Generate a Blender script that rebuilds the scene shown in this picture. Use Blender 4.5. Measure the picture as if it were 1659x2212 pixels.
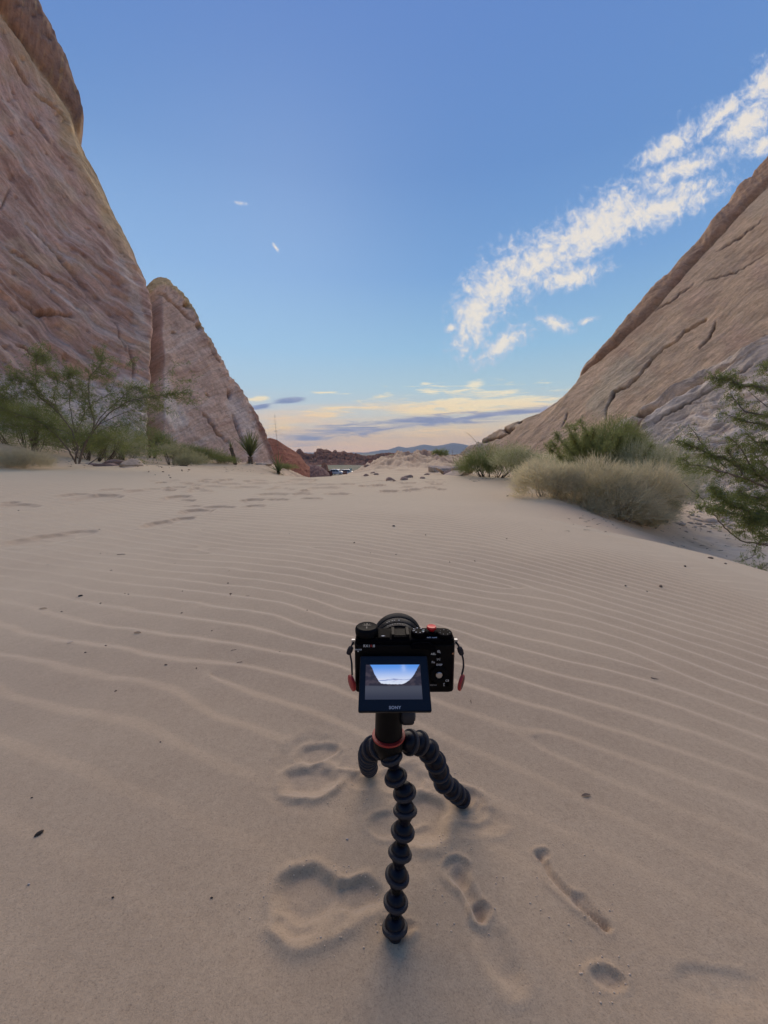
import bpy, math, random
import numpy as np
from mathutils import Vector, Matrix

for o in list(bpy.data.objects):
    bpy.data.objects.remove(o)
scene = bpy.context.scene
COL = scene.collection
random.seed(7)
rng = np.random.default_rng(7)

# ---------------------------------------------------------------- camera
EYE = 0.60                      # phone held 60 cm above the sand
F = 829.5                       # focal length in units of the 1659 px wide overview
CX, CY = 829.5, 1106.0
PITCH = math.atan(130.0 / F)
cp, sp = math.cos(PITCH), math.sin(PITCH)
cam_d = bpy.data.cameras.new('camera')
cam = bpy.data.objects.new('camera', cam_d)
COL.objects.link(cam)
cam.location = (0, 0, EYE)
cam.rotation_euler = (math.pi / 2 - PITCH, 0, 0)
cam_d.sensor_fit = 'HORIZONTAL'
cam_d.sensor_width = 36
cam_d.lens = 18.0
cam_d.clip_start = 0.02
cam_d.clip_end = 40000
scene.camera = cam
scene.render.resolution_x = 768
scene.render.resolution_y = 1024

scene.view_settings.view_transform = 'Standard'
scene.view_settings.look = 'None'
scene.view_settings.gamma = 1
scene.view_settings.use_curve_mapping = False
scene.view_settings.exposure = 0.0
scene.render.engine = 'CYCLES'

def lin(c):
    out = []
    for v in c[:3]:
        v = v / 255.0
        out.append(v / 12.92 if v <= 0.04045 else ((v + 0.055) / 1.055) ** 2.4)
    return tuple(out)

def ray(px, py):
    """world direction (x, forward, up) of a photograph position, forward = 1"""
    dx = (np.asarray(px, float) - CX) / F
    up = (CY - np.asarray(py, float)) / F
    fw = cp + up * sp
    u = up * cp - sp
    return dx / fw, u / fw

def at(px, py, Y):
    a, b = ray(px, py)
    return Vector((float(a) * Y, Y, EYE + float(b) * Y))

# ---------------------------------------------------------------- sky and sun
SUN_EL, SUN_AZ = 30.0, -12.0      # degrees; azimuth measured from +Y towards +X
sun_d = bpy.data.lights.new('sun', 'SUN')
sun_d.energy = 3.0
sun_d.angle = math.radians(75)
sun_d.color = (1.0, 0.79, 0.56)
HAZE_D = 0.00008
sun = bpy.data.objects.new('sun', sun_d)
COL.objects.link(sun)
sd = Vector((math.sin(math.radians(SUN_AZ)) * math.cos(math.radians(SUN_EL)),
             math.cos(math.radians(SUN_AZ)) * math.cos(math.radians(SUN_EL)),
             math.sin(math.radians(SUN_EL))))
sun.rotation_euler = sd.to_track_quat('Z', 'Y').to_euler()

world = bpy.data.worlds.new('World')
scene.world = world
world.use_nodes = True
WN = world.node_tree
WN.nodes.clear()

class NB:
    """small helper for writing node maths"""
    def __init__(s, nt): s.nt = nt
    def node(s, t, **kw):
        n = s.nt.nodes.new(t)
        for k, v in kw.items(): setattr(n, k, v)
        return n
    def put(s, sock, v):
        if hasattr(v, 'is_output') or isinstance(v, bpy.types.NodeSocket):
            s.nt.links.new(v, sock)
        else:
            sock.default_value = v
    def m(s, op, a, b=None, c=None, clamp=False):
        n = s.node('ShaderNodeMath', operation=op, use_clamp=clamp)
        s.put(n.inputs[0], a)
        if b is not None: s.put(n.inputs[1], b)
        if c is not None: s.put(n.inputs[2], c)
        return n.outputs[0]
    def comb(s, x, y, z):
        n = s.node('ShaderNodeCombineXYZ')
        s.put(n.inputs[0], x); s.put(n.inputs[1], y); s.put(n.inputs[2], z)
        return n.outputs[0]
    def sep(s, v):
        n = s.node('ShaderNodeSeparateXYZ'); s.put(n.inputs[0], v)
        return n.outputs
    def noise(s, vec, scale, detail=4, rough=0.55, dist=0.0, out='Fac'):
        n = s.node('ShaderNodeTexNoise')
        s.put(n.inputs['Vector'], vec)
        n.inputs['Scale'].default_value = scale
        n.inputs['Detail'].default_value = detail
        n.inputs['Roughness'].default_value = rough
        n.inputs['Distortion'].default_value = dist
        return n.outputs[out]
    def mix(s, f, a, b, mode='MIX'):
        n = s.node('ShaderNodeMix', data_type='RGBA', blend_type=mode)
        s.put(n.inputs[0], f)
        for sock, v in ((n.inputs[6], a), (n.inputs[7], b)):
            if isinstance(v, (tuple, list)): v = tuple(v[:3]) + (1,)
            s.put(sock, v)
        return n.outputs[2]
    def ramp(s, f, stops, interp='LINEAR'):
        n = s.node('ShaderNodeValToRGB')
        n.color_ramp.interpolation = interp
        el = n.color_ramp.elements
        while len(el) < len(stops): el.new(0.5)
        for e, (p, c) in zip(el, stops):
            e.position = p; e.color = tuple(c[:3]) + (1,)
        s.put(n.inputs[0], f)
        return n.outputs[0]
    def sstep(s, x, lo, hi):
        n = s.node('ShaderNodeMapRange', interpolation_type='SMOOTHSTEP')
        s.put(n.inputs[0], x)
        n.inputs[1].default_value = lo; n.inputs[2].default_value = hi
        return n.outputs[0]

nb = NB(WN)
tc = nb.node('ShaderNodeTexCoord').outputs['Generated']
X_, Y_, Z_ = nb.sep(tc)
yy = nb.m('MAXIMUM', Y_, 0.02)
U = nb.m('DIVIDE', X_, yy)
V = nb.m('DIVIDE', Z_, yy)
front = nb.sstep(Y_, 0.08, 0.25)
UV = nb.comb(U, V, 0.0)

def sky_z(py):
    a, b = ray(CX, py)
    return float(b / math.sqrt(1 + b * b))

BR_ = lambda c, k: tuple(v * k for v in lin(c))
stops = [(0.0, BR_((246, 188, 140), 1.3)),
         (sky_z(955), BR_((252, 206, 152), 1.15)),
         (sky_z(925), lin((240, 216, 182))),
         (sky_z(885), lin((205, 214, 212))),
         (sky_z(840), lin((180, 209, 222))),
         (sky_z(760), lin((152, 196, 228))),
         (sky_z(600), lin((122, 168, 220))),
         (sky_z(380), lin((104, 148, 208))),
         (sky_z(0), lin((99, 139, 205))),
         (1.0, lin((92, 130, 200)))]
base = nb.ramp(Z_, stops)
nish = nb.node('ShaderNodeTexSky', sky_type='NISHITA')
nish.sun_disc = False
nish.sun_elevation = math.radians(SUN_EL)
nish.sun_rotation = math.radians(SUN_AZ)
nsc = nb.mix(1.0, nish.outputs[0], (0.05, 0.05, 0.05), 'MULTIPLY')
base = nb.mix(0.06, base, nsc)
# brighter to the left where the sun has gone down
glow = nb.m('MULTIPLY', nb.sstep(nb.m('ABSOLUTE', nb.m('ADD', U, 0.75)), 1.0, 0.0), nb.sstep(V, 1.0, 0.25))
glow = nb.m('MULTIPLY', nb.m('MULTIPLY', glow, front), 0.38)
base = nb.mix(glow, base, lin((178, 212, 250)))

def ellipses(segs, warp=None):
    """max over capsule-like ellipses; each (x1,y1,x2,y2,halfwidth) given as photograph positions turned into sky directions"""
    acc = None
    src = UV if warp is None else warp
    for (x1, y1, x2, y2, w) in segs:
        p1 = ray(x1, y1); p2 = ray(x2, y2)
        c = ((p1[0] + p2[0]) / 2, (p1[1] + p2[1]) / 2)
        q = ray((x1 + x2) / 2, (y1 + y2) / 2 + w)
        hw = abs(float(q[1]) - float(c[1])) + 1e-4
        dx, dy = float(p2[0] - p1[0]), float(p2[1] - p1[1])
        L = math.hypot(dx, dy) / 2 + hw * 0.8
        ang = math.atan2(dy, dx)
        mp = nb.node('ShaderNodeMapping', vector_type='TEXTURE')
        nb.put(mp.inputs[0], src)
        mp.inputs['Location'].default_value = (float(c[0]), float(c[1]), 0)
        mp.inputs['Rotation'].default_value = (0, 0, ang)
        mp.inputs['Scale'].default_value = (L, hw, 1)
        ln = nb.node('ShaderNodeVectorMath', operation='LENGTH')
        nb.put(ln.inputs[0], mp.outputs[0])
        v = nb.m('SUBTRACT', 1.0, ln.outputs['Value'])
        acc = v if acc is None else nb.m('MAXIMUM', acc, v)
    return nb.m('MAXIMUM', acc, -1.0)

# cream and peach cirrus low over the horizon
sUV = nb.comb(nb.m('MULTIPLY', U, 1.0), nb.m('MULTIPLY', nb.m('SUBTRACT', V, nb.m('MULTIPLY', U, 0.03)), 9.0), 3.3)
n1 = nb.noise(sUV, 6.5, 8, 0.68, 0.9)
n2 = nb.noise(sUV, 3.2, 5, 0.6, 0.3)
n3 = nb.noise(nb.comb(U, nb.m('MULTIPLY', V, 4.0), 8.1), 22, 4, 0.6, 0.4)
cream_e = ellipses([(850, 878, 1230, 868, 38), (850, 885, 1010, 893, 14), (570, 930, 650, 918, 26), (590, 955, 700, 950, 12), (640, 890, 760, 885, 13),
                    (900, 845, 960, 852, 9), (1010, 832, 1045, 828, 9), (545, 862, 580, 860, 6), (902, 827, 930, 827, 5),
                    (620, 962, 1120, 948, 26), (640, 845, 760, 850, 4), (900, 930, 1150, 935, 18)])
cm = nb.sstep(nb.m('ADD', cream_e, nb.m('MULTIPLY', nb.m('SUBTRACT', n1, 0.5), 5.2)), 0.0, 0.9)
creamc = nb.ramp(V, [(0.0, BR_((250, 200, 150), 1.25)), (0.07, BR_((255, 220, 160), 1.1)), (0.14, lin((252, 238, 204))), (0.3, lin((240, 240, 232)))])
base = nb.mix(nb.m('MULTIPLY', nb.m('MULTIPLY', cm, 0.95), front), base, creamc)
# thin general cream veil at the horizon
veil = nb.m('MULTIPLY', nb.sstep(n2, 0.42, 0.68), nb.sstep(V, 0.16, 0.04))
base = nb.mix(nb.m('MULTIPLY', nb.m('MULTIPLY', veil, 0.9), front), base, BR_((250, 212, 168), 1.05))
# grey-blue cloud bars
grey_e = ellipses([(600, 938, 880, 920, 17), (760, 922, 1160, 893, 15), (600, 948, 730, 945, 14), (600, 866, 660, 862, 9),
                   (545, 881, 585, 878, 6), (950, 905, 1240, 880, 10), (-400, 930, 420, 945, 14), (1300, 900, 2300, 905, 14)])
gm = nb.sstep(nb.m('ADD', grey_e, nb.m('MULTIPLY', nb.m('SUBTRACT', n1, 0.5), 3.8)), -0.04, 0.85)
greyc = nb.mix(nb.sstep(n3, 0.35, 0.7), lin((120, 138, 182)), lin((152, 160, 192)))
base = nb.mix(nb.m('MULTIPLY', nb.m('MULTIPLY', gm, 0.9), front), base, greyc)
# broken altocumulus streak at the right
w1 = nb.noise(UV, 9, 3, 0.5, 0, 'Color')
wv = nb.node('ShaderNodeVectorMath', operation='MULTIPLY_ADD')
nb.put(wv.inputs[0], w1); wv.inputs[1].default_value = (0.05, 0.05, 0); nb.put(wv.inputs[2], UV)
wsub = nb.node('ShaderNodeVectorMath', operation='SUBTRACT')
nb.put(wsub.inputs[0], wv.outputs[0]); wsub.inputs[1].default_value = (0.025, 0.025, 0)
W = wsub.outputs[0]
puff_e = ellipses([(1045, 768, 1130, 722, 26), (1012, 722, 1040, 640, 42), (1035, 650, 1120, 570, 56), (1090, 610, 1260, 515, 56),
                   (1200, 550, 1400, 425, 58), (1300, 490, 1540, 405, 42), (1400, 345, 1490, 285, 30), (1380, 400, 1560, 330, 26),
                   (1505, 285, 1600, 215, 28), (1575, 320, 1650, 235, 42), (1620, 200, 1700, 150, 34), (1600, 340, 1700, 300, 22),
                   (1170, 690, 1225, 708, 16), (1170, 620, 1290, 585, 22), (968, 704, 982, 700, 10), (1258, 693, 1284, 691, 8),
                   (508, 444, 530, 448, 7), (588, 530, 598, 540, 4), (1700, 130, 2000, -120, 60), (1780, 260, 2100, 60, 50)], W)
fn = nb.noise(W, 50, 5, 0.62, 0.2)
fn2 = nb.noise(nb.comb(nb.m('ADD', U, nb.m('MULTIPLY', V, 0.5)), nb.m('SUBTRACT', V, nb.m('MULTIPLY', U, 0.4)), 1.7), 11, 3, 0.6)
dens = nb.m('ADD', nb.m('ADD', nb.m('MULTIPLY', puff_e, 1.4), 0.34), nb.m('ADD', nb.m('MULTIPLY', nb.m('SUBTRACT', fn, 0.5), 3.5), nb.m('MULTIPLY', nb.m('SUBTRACT', fn2, 0.5), 1.3)))
pm = nb.sstep(dens, -0.25, 1.3)
veilp = nb.m('MULTIPLY', nb.sstep(puff_e, -0.05, 0.8), 0.60)
pm = nb.m('MAXIMUM', pm, veilp)
puffc = nb.mix(nb.sstep(dens, 0.25, 1.8), lin((196, 206, 228)), lin((250, 238, 220)))
base = nb.mix(nb.m('MULTIPLY', nb.m('MULTIPLY', pm, 0.84), nb.m('MULTIPLY', front, nb.sstep(V, 0.12, 0.2))), base, puffc)
dusk = nb.ramp(nb.m('MULTIPLY_ADD', Y_, .5, .5), [(0.0, (.52, .52, .54)), (.42, (.72, .72, .74)), (.70, (1, 1, 1))])
base = nb.mix(1.0, base, dusk, 'MULTIPLY')
bg = nb.node('ShaderNodeBackground')
nb.put(bg.inputs[0], base)
bg.inputs[1].default_value = 1.0
wo = nb.node('ShaderNodeOutputWorld')
WN.links.new(bg.outputs[0], wo.inputs[0])
world.cycles.sampling_method = 'MANUAL'
world.cycles.sample_map_resolution = 512

# ---------------------------------------------------------------- helpers
def tag(o, label=None, cat=None, group=None, kind=None):
    if label: o['label'] = label
    if cat: o['category'] = cat
    if group: o['group'] = group
    if kind: o['kind'] = kind
    return o

def link(name, me, mats, parent=None, smooth=True):
    o = bpy.data.objects.new(name, me)
    COL.objects.link(o)
    if mats is not None and len(me.materials) == 0:
        for m_ in (mats if isinstance(mats, (list, tuple)) else [mats]):
            me.materials.append(m_)
    if parent is not None: o.parent = parent
    if smooth:
        me.shade_smooth()
    return o

def empty(name, loc=(0, 0, 0), rot=(0, 0, 0)):
    o = bpy.data.objects.new(name, None)
    o.empty_display_size = 0.1
    o.location = loc; o.rotation_euler = rot
    COL.objects.link(o)
    return o

def mesh_np(name, verts, quads, col=None):
    """mesh from numpy arrays; quads (n,4) or (n,3)"""
    verts = np.asarray(verts, np.float32).reshape(-1, 3)
    quads = np.asarray(quads, np.int32)
    k = quads.shape[1]
    me = bpy.data.meshes.new(name)
    me.vertices.add(len(verts)); me.vertices.foreach_set('co', verts.ravel())
    me.loops.add(quads.size); me.loops.foreach_set('vertex_index', quads.ravel())
    me.polygons.add(len(quads))
    me.polygons.foreach_set('loop_start', np.arange(0, quads.size, k, dtype=np.int32))
    me.update(calc_edges=True)
    if col is not None:
        a = me.color_attributes.new('Col', 'FLOAT_COLOR', 'POINT')
        c4 = np.ones((len(verts), 4), np.float32); c4[:, :3] = np.asarray(col).reshape(-1, 3)
        a.data.foreach_set('color', c4.ravel())
    return me

def grid_quads(r, c):
    i = np.arange(r * c).reshape(r, c)
    return np.stack([i[:-1, :-1], i[:-1, 1:], i[1:, 1:], i[1:, :-1]], -1).reshape(-1, 4)

_perm = np.random.default_rng(11).permutation(256)
_perm = np.concatenate([_perm, _perm, _perm])
_gr = np.random.default_rng(5).normal(size=(256, 3)); _gr /= np.linalg.norm(_gr, axis=1)[:, None]
def perlin(x, y, z=0.0):
    x, y, z = np.broadcast_arrays(np.asarray(x, float), y, z)
    xi = np.floor(x).astype(int); yi = np.floor(y).astype(int); zi = np.floor(z).astype(int)
    xf = x - xi; yf = y - yi; zf = z - zi
    u = xf * xf * xf * (xf * (xf * 6 - 15) + 10); v = yf * yf * yf * (yf * (yf * 6 - 15) + 10); w = zf * zf * zf * (zf * (zf * 6 - 15) + 10)
    def g(i, j, k):
        h = _perm[_perm[_perm[(xi + i) & 255] + ((yi + j) & 255)] + ((zi + k) & 255)]
        G = _gr[h]
        return G[..., 0] * (xf - i) + G[..., 1] * (yf - j) + G[..., 2] * (zf - k)
    def L(a, b, t): return a + (b - a) * t
    return 1.6 * L(L(L(g(0,0,0), g(1,0,0), u), L(g(0,1,0), g(1,1,0), u), v),
             L(L(g(0,0,1), g(1,0,1), u), L(g(0,1,1), g(1,1,1), u), v), w)
def fbm(x, y, z=0.0, oct=4, gain=0.5, ridged=False):
    s = 0; a = 1.0; f = 1.0; t = 0
    for o in range(oct):
        n = perlin(np.asarray(x) * f + 17.3 * o, np.asarray(y) * f - 9.1 * o, np.asarray(z) * f + 3.7 * o)
        if ridged: n = 1 - 2 * np.abs(n)
        s = s + a * n; t += a; a *= gain; f *= 2.03
    return s / t
def ss(x, lo, hi):
    t = np.clip((np.asarray(x, float) - lo) / (hi - lo), 0, 1)
    return t * t * (3 - 2 * t)
def polydist(px, py, pts, w=None):
    """distance to a polyline; also interpolated weight along it"""
    best = np.full(np.shape(px), 1e9); ww = np.ones(np.shape(px)); tt = np.zeros(np.shape(px))
    n = len(pts) - 1
    for i in range(n):
        (x1, y1), (x2, y2) = pts[i], pts[i + 1]
        dx, dy = x2 - x1, y2 - y1
        t = np.clip(((px - x1) * dx + (py - y1) * dy) / (dx * dx + dy * dy + 1e-12), 0, 1)
        d = np.hypot(px - x1 - t * dx, py - y1 - t * dy)
        m = d < best
        best = np.where(m, d, best); tt = np.where(m, (i + t) / n, tt)
    return best, tt
def lerp3(a, b, t):
    t = np.asarray(t)[..., None]
    return np.asarray(a) * (1 - t) + np.asarray(b) * t

# ---------------------------------------------------------------- materials
MATS = {}
def mat(name, color=(.5, .5, .5), rough=.7, metal=0.0, spec=0.5, vary=0.0, vscale=30, bump=0.0, bscale=80,
        vcol=False, emit=None, estr=1.0, coat=0.0, sheen=0.0, trans=0.0, detail=4, bdist=0.002, alpha=None):
    if name in MATS: return MATS[name]
    m_ = bpy.data.materials.new(name); m_.use_nodes = True
    nt = m_.node_tree; n = NB(nt)
    bs = nt.nodes['Principled BSDF']
    co = n.node('ShaderNodeTexCoord').outputs['Object']
    c = tuple(color) + (1,)
    if vcol:
        at_ = n.node('ShaderNodeAttribute', attribute_name='Col'); cc = at_.outputs['Color']
        cc = n.mix(1.0, cc, c, 'MULTIPLY')
    else:
        cc = c
    if vary > 0:
        f = n.noise(co, vscale, detail, .6)
        k = n.ramp(f, [(.25, (1 - vary,) * 3), (.75, (1 + vary,) * 3)])
        cc = n.mix(1.0, cc, k, 'MULTIPLY')
    n.put(bs.inputs['Base Color'], cc)
    bs.inputs['Roughness'].default_value = rough
    bs.inputs['Metallic'].default_value = metal
    bs.inputs['Specular IOR Level'].default_value = spec
    bs.inputs['Coat Weight'].default_value = coat
    bs.inputs['Sheen Weight'].default_value = sheen
    bs.inputs['Transmission Weight'].default_value = trans
    if emit is not None:
        n.put(bs.inputs['Emission Color'], tuple(emit) + (1,)); bs.inputs['Emission Strength'].default_value = estr
    if bump > 0:
        b = n.node('ShaderNodeBump'); b.inputs['Strength'].default_value = bump; b.inputs['Distance'].default_value = bdist
        n.put(b.inputs['Height'], n.noise(co, bscale, 5, .65)); n.put(bs.inputs['Normal'], b.outputs[0])
    MATS[name] = m_
    return m_

def rock_mat(name, bump=0.6, bscale=2.6, dist=0.09):
    m_ = bpy.data.materials.new(name); m_.use_nodes = True
    nt = m_.node_tree; n = NB(nt)
    bs = nt.nodes['Principled BSDF']
    co = n.node('ShaderNodeTexCoord').outputs['Object']
    cc = n.node('ShaderNodeAttribute', attribute_name='Col').outputs['Color']
    st = n.node('ShaderNodeAttribute', attribute_name='strata').outputs['Vector']
    f1 = n.noise(co, 1.3, 8, .66)
    cc = n.mix(1.0, cc, n.ramp(f1, [(.3, (.82, .82, .82)), (.7, (1.16, 1.16, 1.16))]), 'MULTIPLY')
    f2 = n.noise(st, 3.0, 7, .68, .4)
    cc = n.mix(1.0, cc, n.ramp(f2, [(.3, (.78, .77, .76)), (.5, (1, 1, 1)), (.72, (1.15, 1.15, 1.16))]), 'MULTIPLY')
    g1 = n.m('ABSOLUTE', n.m('SUBTRACT', n.noise(st, 1.6, 6, .62, .5), .5))
    g2 = n.m('ABSOLUTE', n.m('SUBTRACT', n.noise(co, .9, 7, .62, .3), .5))
    gr = n.m('MULTIPLY', n.sstep(g1, 0.0, .035), n.sstep(g2, -.01, .022))
    cc = n.mix(1.0, cc, n.ramp(gr, [(0, (.86, .84, .82)), (.8, (1, 1, 1))]), 'MULTIPLY')
    f3 = n.noise(co, 9, 7, .74)
    cc = n.mix(1.0, cc, n.ramp(f3, [(.32, (.86, .85, .84)), (.5, (1, 1, 1)), (.68, (1.14, 1.14, 1.14))]), 'MULTIPLY')
    n.put(bs.inputs['Base Color'], cc)
    bs.inputs['Roughness'].default_value = .92
    bs.inputs['Specular IOR Level'].default_value = .2
    b = n.node('ShaderNodeBump'); b.inputs['Strength'].default_value = bump; b.inputs['Distance'].default_value = dist
    h = n.m('ADD', n.m('MULTIPLY', f2, 1.0), n.m('ADD', n.m('MULTIPLY', n.noise(co, bscale, 10, .74), 1.8), n.m('MULTIPLY', gr, .3)))
    n.put(b.inputs['Height'], h); n.put(bs.inputs['Normal'], b.outputs[0])
    MATS[name] = m_
    return m_
# ================================================================ the sand
LIP = np.array([[-50, 2.6], [0, 2.4], [1.0, 2.0], [1.7, 1.80], [2.5, 1.72], [3.5, 1.45], [4.4, 1.85], [5.4, 2.7], [7, 3.6], [9, 4.4], [14, 4.2], [20, 4.5], [40, 12], [1e5, 12]])
def base_h(x, y):
    x = np.asarray(x, float); y = np.asarray(y, float)
    z = np.zeros(np.broadcast(x, y).shape)
    near = ss(y, 26, 10)
    z = z + (.28 * ss(-x, 1.6, 6.0) + 1.15 * ss(-x, 6.2, 12.5)) * ss(y, 60, 22)
    z = z + .05 * perlin(x * .35, y * .35, 2.0) * ss(np.abs(y), 1.8, 5) * ss(y, 60, 20)
    d = x - np.interp(y, LIP[:, 0], LIP[:, 1])
    z = z - .46 * ss(d, -.04, 2.2) * ss(y, 12, 8) - .05 * np.clip(d, 0, 3) * ss(y, 12, 8)
    z = z + .03 * np.exp(-(d / .5) ** 2) * ss(y, 3, 4.5) * ss(y, 7, 5)
    # falls away beyond the crest to the car park and the plain
    fall = np.interp(y, [0, 9, 12, 18, 30, 60, 110, 140, 260, 700, 3000, 12000], [0, 0, -.24, -1.15, -2.6, -4.6, -7.2, -7.8, -7.9, -12, -30, -40])
    z = z + fall
    # hummocky bank in the middle distance
    z = z + 1.3 * np.exp(-np.abs((x - 1.5) / 2.72) ** 3 - ((y - 17.5) / 4.5) ** 2)
    z = z + 1.5 * ss(x, 2.5, 6) * np.exp(-((y - 19) / 8) ** 2)
    z = z + .85 * ss(-x, 2.6, 6) * np.exp(-((y - 19) / 5) ** 2)
    return z

_ts = np.concatenate([np.linspace(.2, 12, 1500), np.linspace(12, 60, 1500), np.linspace(60, 400, 600)])
def G(px, py, far=False):
    """where the sight line of a photograph position meets the ground"""
    a, b = ray(px, py)
    h = base_h(float(a) * _ts, _ts)
    zz = EYE + float(b) * _ts
    i = np.argmax(zz < h)
    if not (zz < h).any(): i = 1500
    Y = _ts[i]
    return Vector((float(a) * Y, Y, float(h[i])))

# footprints and drag marks: ellipses (photo centre, half sizes) and capsules
ELL = []   # cx, cy, rx, ry, depth, rim
def ell(px, py, rx, ry, depth, rim=.25, sharp=1.0):
    c = G(px, py); r = G(px + rx, py) - c; t = G(px, py - ry) - c
    ELL.append((c.x, c.y, abs(r.x), max(abs(t.y), .01), depth * (.72 if py > 1500 else .62), rim, sharp))
CAP = []
def cap(pts, rpx, depth, rim=.3):
    P = [G(*p) for p in pts]
    r = (G(pts[0][0] + rpx, pts[0][1]) - P[0]).x
    CAP.append(([(p.x, p.y) for p in P], r, depth, rim))
ell(668, 1940, 78, 58, .017, .16); ell(770, 1945, 62, 42, .013, .12); ell(640, 2010, 55, 30, .006, .3)
ell(690, 1632, 46, 28, .011, .25); ell(668, 1690, 62, 40, .013, .3); ell(665, 1660, 85, 70, .004, .3)
ell(880, 1690, 60, 34, .008, .35); ell(915, 1775, 62, 50, .014, .25); ell(830, 1790, 40, 34, .008, .3); ell(880, 1650, 95, 26, .004, .3)
ell(1000, 1740, 50, 34, .010, .35); ell(1030, 1775, 60, 40, .005, .3); ell(785, 1690, 32, 24, .005, .35)
ell(984, 1885, 30, 26, .0065, .3); ell(1040, 1980, 28, 20, .006, .35)
cap([(984, 1890), (1005, 1930), (1035, 1975)], 17, .006)
cap([(1165, 1850), (1210, 1915), (1262, 1975), (1305, 2008)], 10, .005, .35); ell(1170, 1850, 20, 14, .006, .3)
cap([(1250, 1950), (1305, 2005)], 15, .004)
cap([(1040, 2010), (1095, 2110)], 40, .005, .15)
ell(1300, 2125, 34, 30, .0065, .3); ell(1560, 2150, 100, 60, .004, .1); ell(855, 2012, 40, 22, .004, .3)
for e in [(205, 1077, 62, 12, .05), (160, 1072, 45, 8, .03), (345, 1134, 30, 9, .035), (392, 1124, 24, 7, .03), (425, 1106, 36, 7, .04), (470, 1097, 40, 4, .03),
          (300, 1062, 40, 5, .04), (330, 1058, 30, 4, .03), (380, 1076, 30, 7, .04), (400, 1082, 26, 4, .03), (430, 1062, 35, 5, .04), (545, 1082, 26, 5, .04),
          (550, 1095, 25, 4, .03), (590, 1069, 40, 4, .04), (600, 1080, 30, 3, .03), (530, 1055, 40, 5, .04), (600, 1057, 30, 4, .04), (650, 1068, 25, 4, .04),
          (700, 1056, 40, 5, .05), (640, 1048, 50, 4, .05), (730, 1068, 30, 3, .04), (455, 1052, 28, 4, .04), (60, 1175, 50, 11, .022), (110, 1165, 50, 12, .024),
          (165, 1155, 42, 10, .022), (40, 1095, 60, 8, .03), (20, 1087, 20, 4, .03), (700, 1048, 30, 3, .05), (745, 1047, 28, 3, .05), (240, 1059, 30, 5, .03),
          (560, 1045, 30, 3, .04), (500, 1046, 20, 3, .04), (675, 1078, 28, 3, .03), (420, 1095, 18, 3, .02)]:
    ell(e[0], e[1], e[2], e[3], e[4] * 1.0, .22)
for k in range(70):
    px = random.uniform(330, 960); py = random.uniform(1036, 1062)
    ell(px, py, random.uniform(8, 26), random.uniform(1.2, 3.0), random.uniform(.02, .06), .3)

RDG = []
def rdg(pts, rpx, h):
    P = [G(*p) for p in pts]
    RDG.append(([(p.x, p.y) for p in P], (G(pts[0][0] + rpx, pts[0][1]) - P[0]).x, h))
Q3 = lambda x, y: (x * .5, 1497.7 + y * .5)
Q8 = lambda x, y: (691.2 + x * .24737, 1526.5 + y * .24737)
rdg([Q3(1195, 430), Q3(1260, 470), Q3(1330, 480), Q3(1400, 465), Q3(1460, 420), Q3(1490, 350)], 9, .0045)
rdg([Q3(1290, 300), Q3(1340, 325), Q3(1400, 300), Q3(1465, 255), Q3(1470, 220)], 6, .0035); rdg([Q3(1430, 320), Q3(1500, 340), Q3(1570, 358)], 8, .004)
rdg([Q8(760, 1035), Q8(870, 1050), Q8(990, 1020)], 8, .003); rdg([Q8(780, 1220), Q8(900, 1250), Q8(1020, 1230), Q8(1100, 1160), Q8(1150, 1050), Q8(1110, 960)], 10, .004)
rdg([Q8(700, 500), Q8(830, 480), Q8(900, 530)], 8, .003); rdg([Q8(790, 560), Q8(870, 570), Q8(940, 650), Q8(870, 740), Q8(810, 750)], 6, .003)
rdg([Q8(1060, 1420), Q8(1080, 1340), Q8(1170, 1320), Q8(1260, 1370), Q8(1290, 1460)], 6, .003); rdg([Q8(1050, 1430), Q8(1110, 1560), Q8(1230, 1690), Q8(1290, 1760)], 7, .0035)
rdg([Q8(1290, 1760), Q8(1300, 1850), Q8(1400, 1940), Q8(1530, 1920)], 7, .0035); rdg([Q8(-120, 1460), Q8(40, 1450), Q8(170, 1500), Q8(290, 1550), Q8(380, 1500), Q8(520, 1490)], 9, .004)
rdg([Q3(1150, 960), Q3(1160, 1060), Q3(1240, 1110), Q3(1330, 1115), Q3(1430, 1070), Q3(1560, 1010), Q3(1640, 930)], 14, .005)
rdg([(1150, 1855), (1165, 1838), (1190, 1845)], 5, .002); rdg([(1150, 1862), (1190, 1925), (1240, 1975), (1290, 2010), (1315, 2015)], 5, .0025); rdg([(1262, 2130), (1275, 2100), (1305, 2090), (1330, 2105)], 6, .003)
_rd = random.Random(12)
DISL = [(_rd.uniform(-2.6, 1.6), _rd.uniform(.55, 5.5), _rd.choice([-1, 1])) for _ in range(34)]
rdg([(818, 2022), (835, 2046), (862, 2050), (888, 2030), (892, 2005)], 9, .0035); rdg([(985, 1755), (1010, 1752), (1028, 1732), (1022, 1712)], 7, .004); rdg([(775, 1660), (782, 1678), (800, 1684), (822, 1676)], 7, .004)
rip_s = np.linspace(0, 1, 257)
_r = np.interp(rip_s, [0, .66, .74, .96, 1.0], [0, .93, 1.0, .02, 0])
_r = np.convolve(np.concatenate([_r[:-1]] * 3), np.ones(9) / 9, 'same')[256:513]

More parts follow.
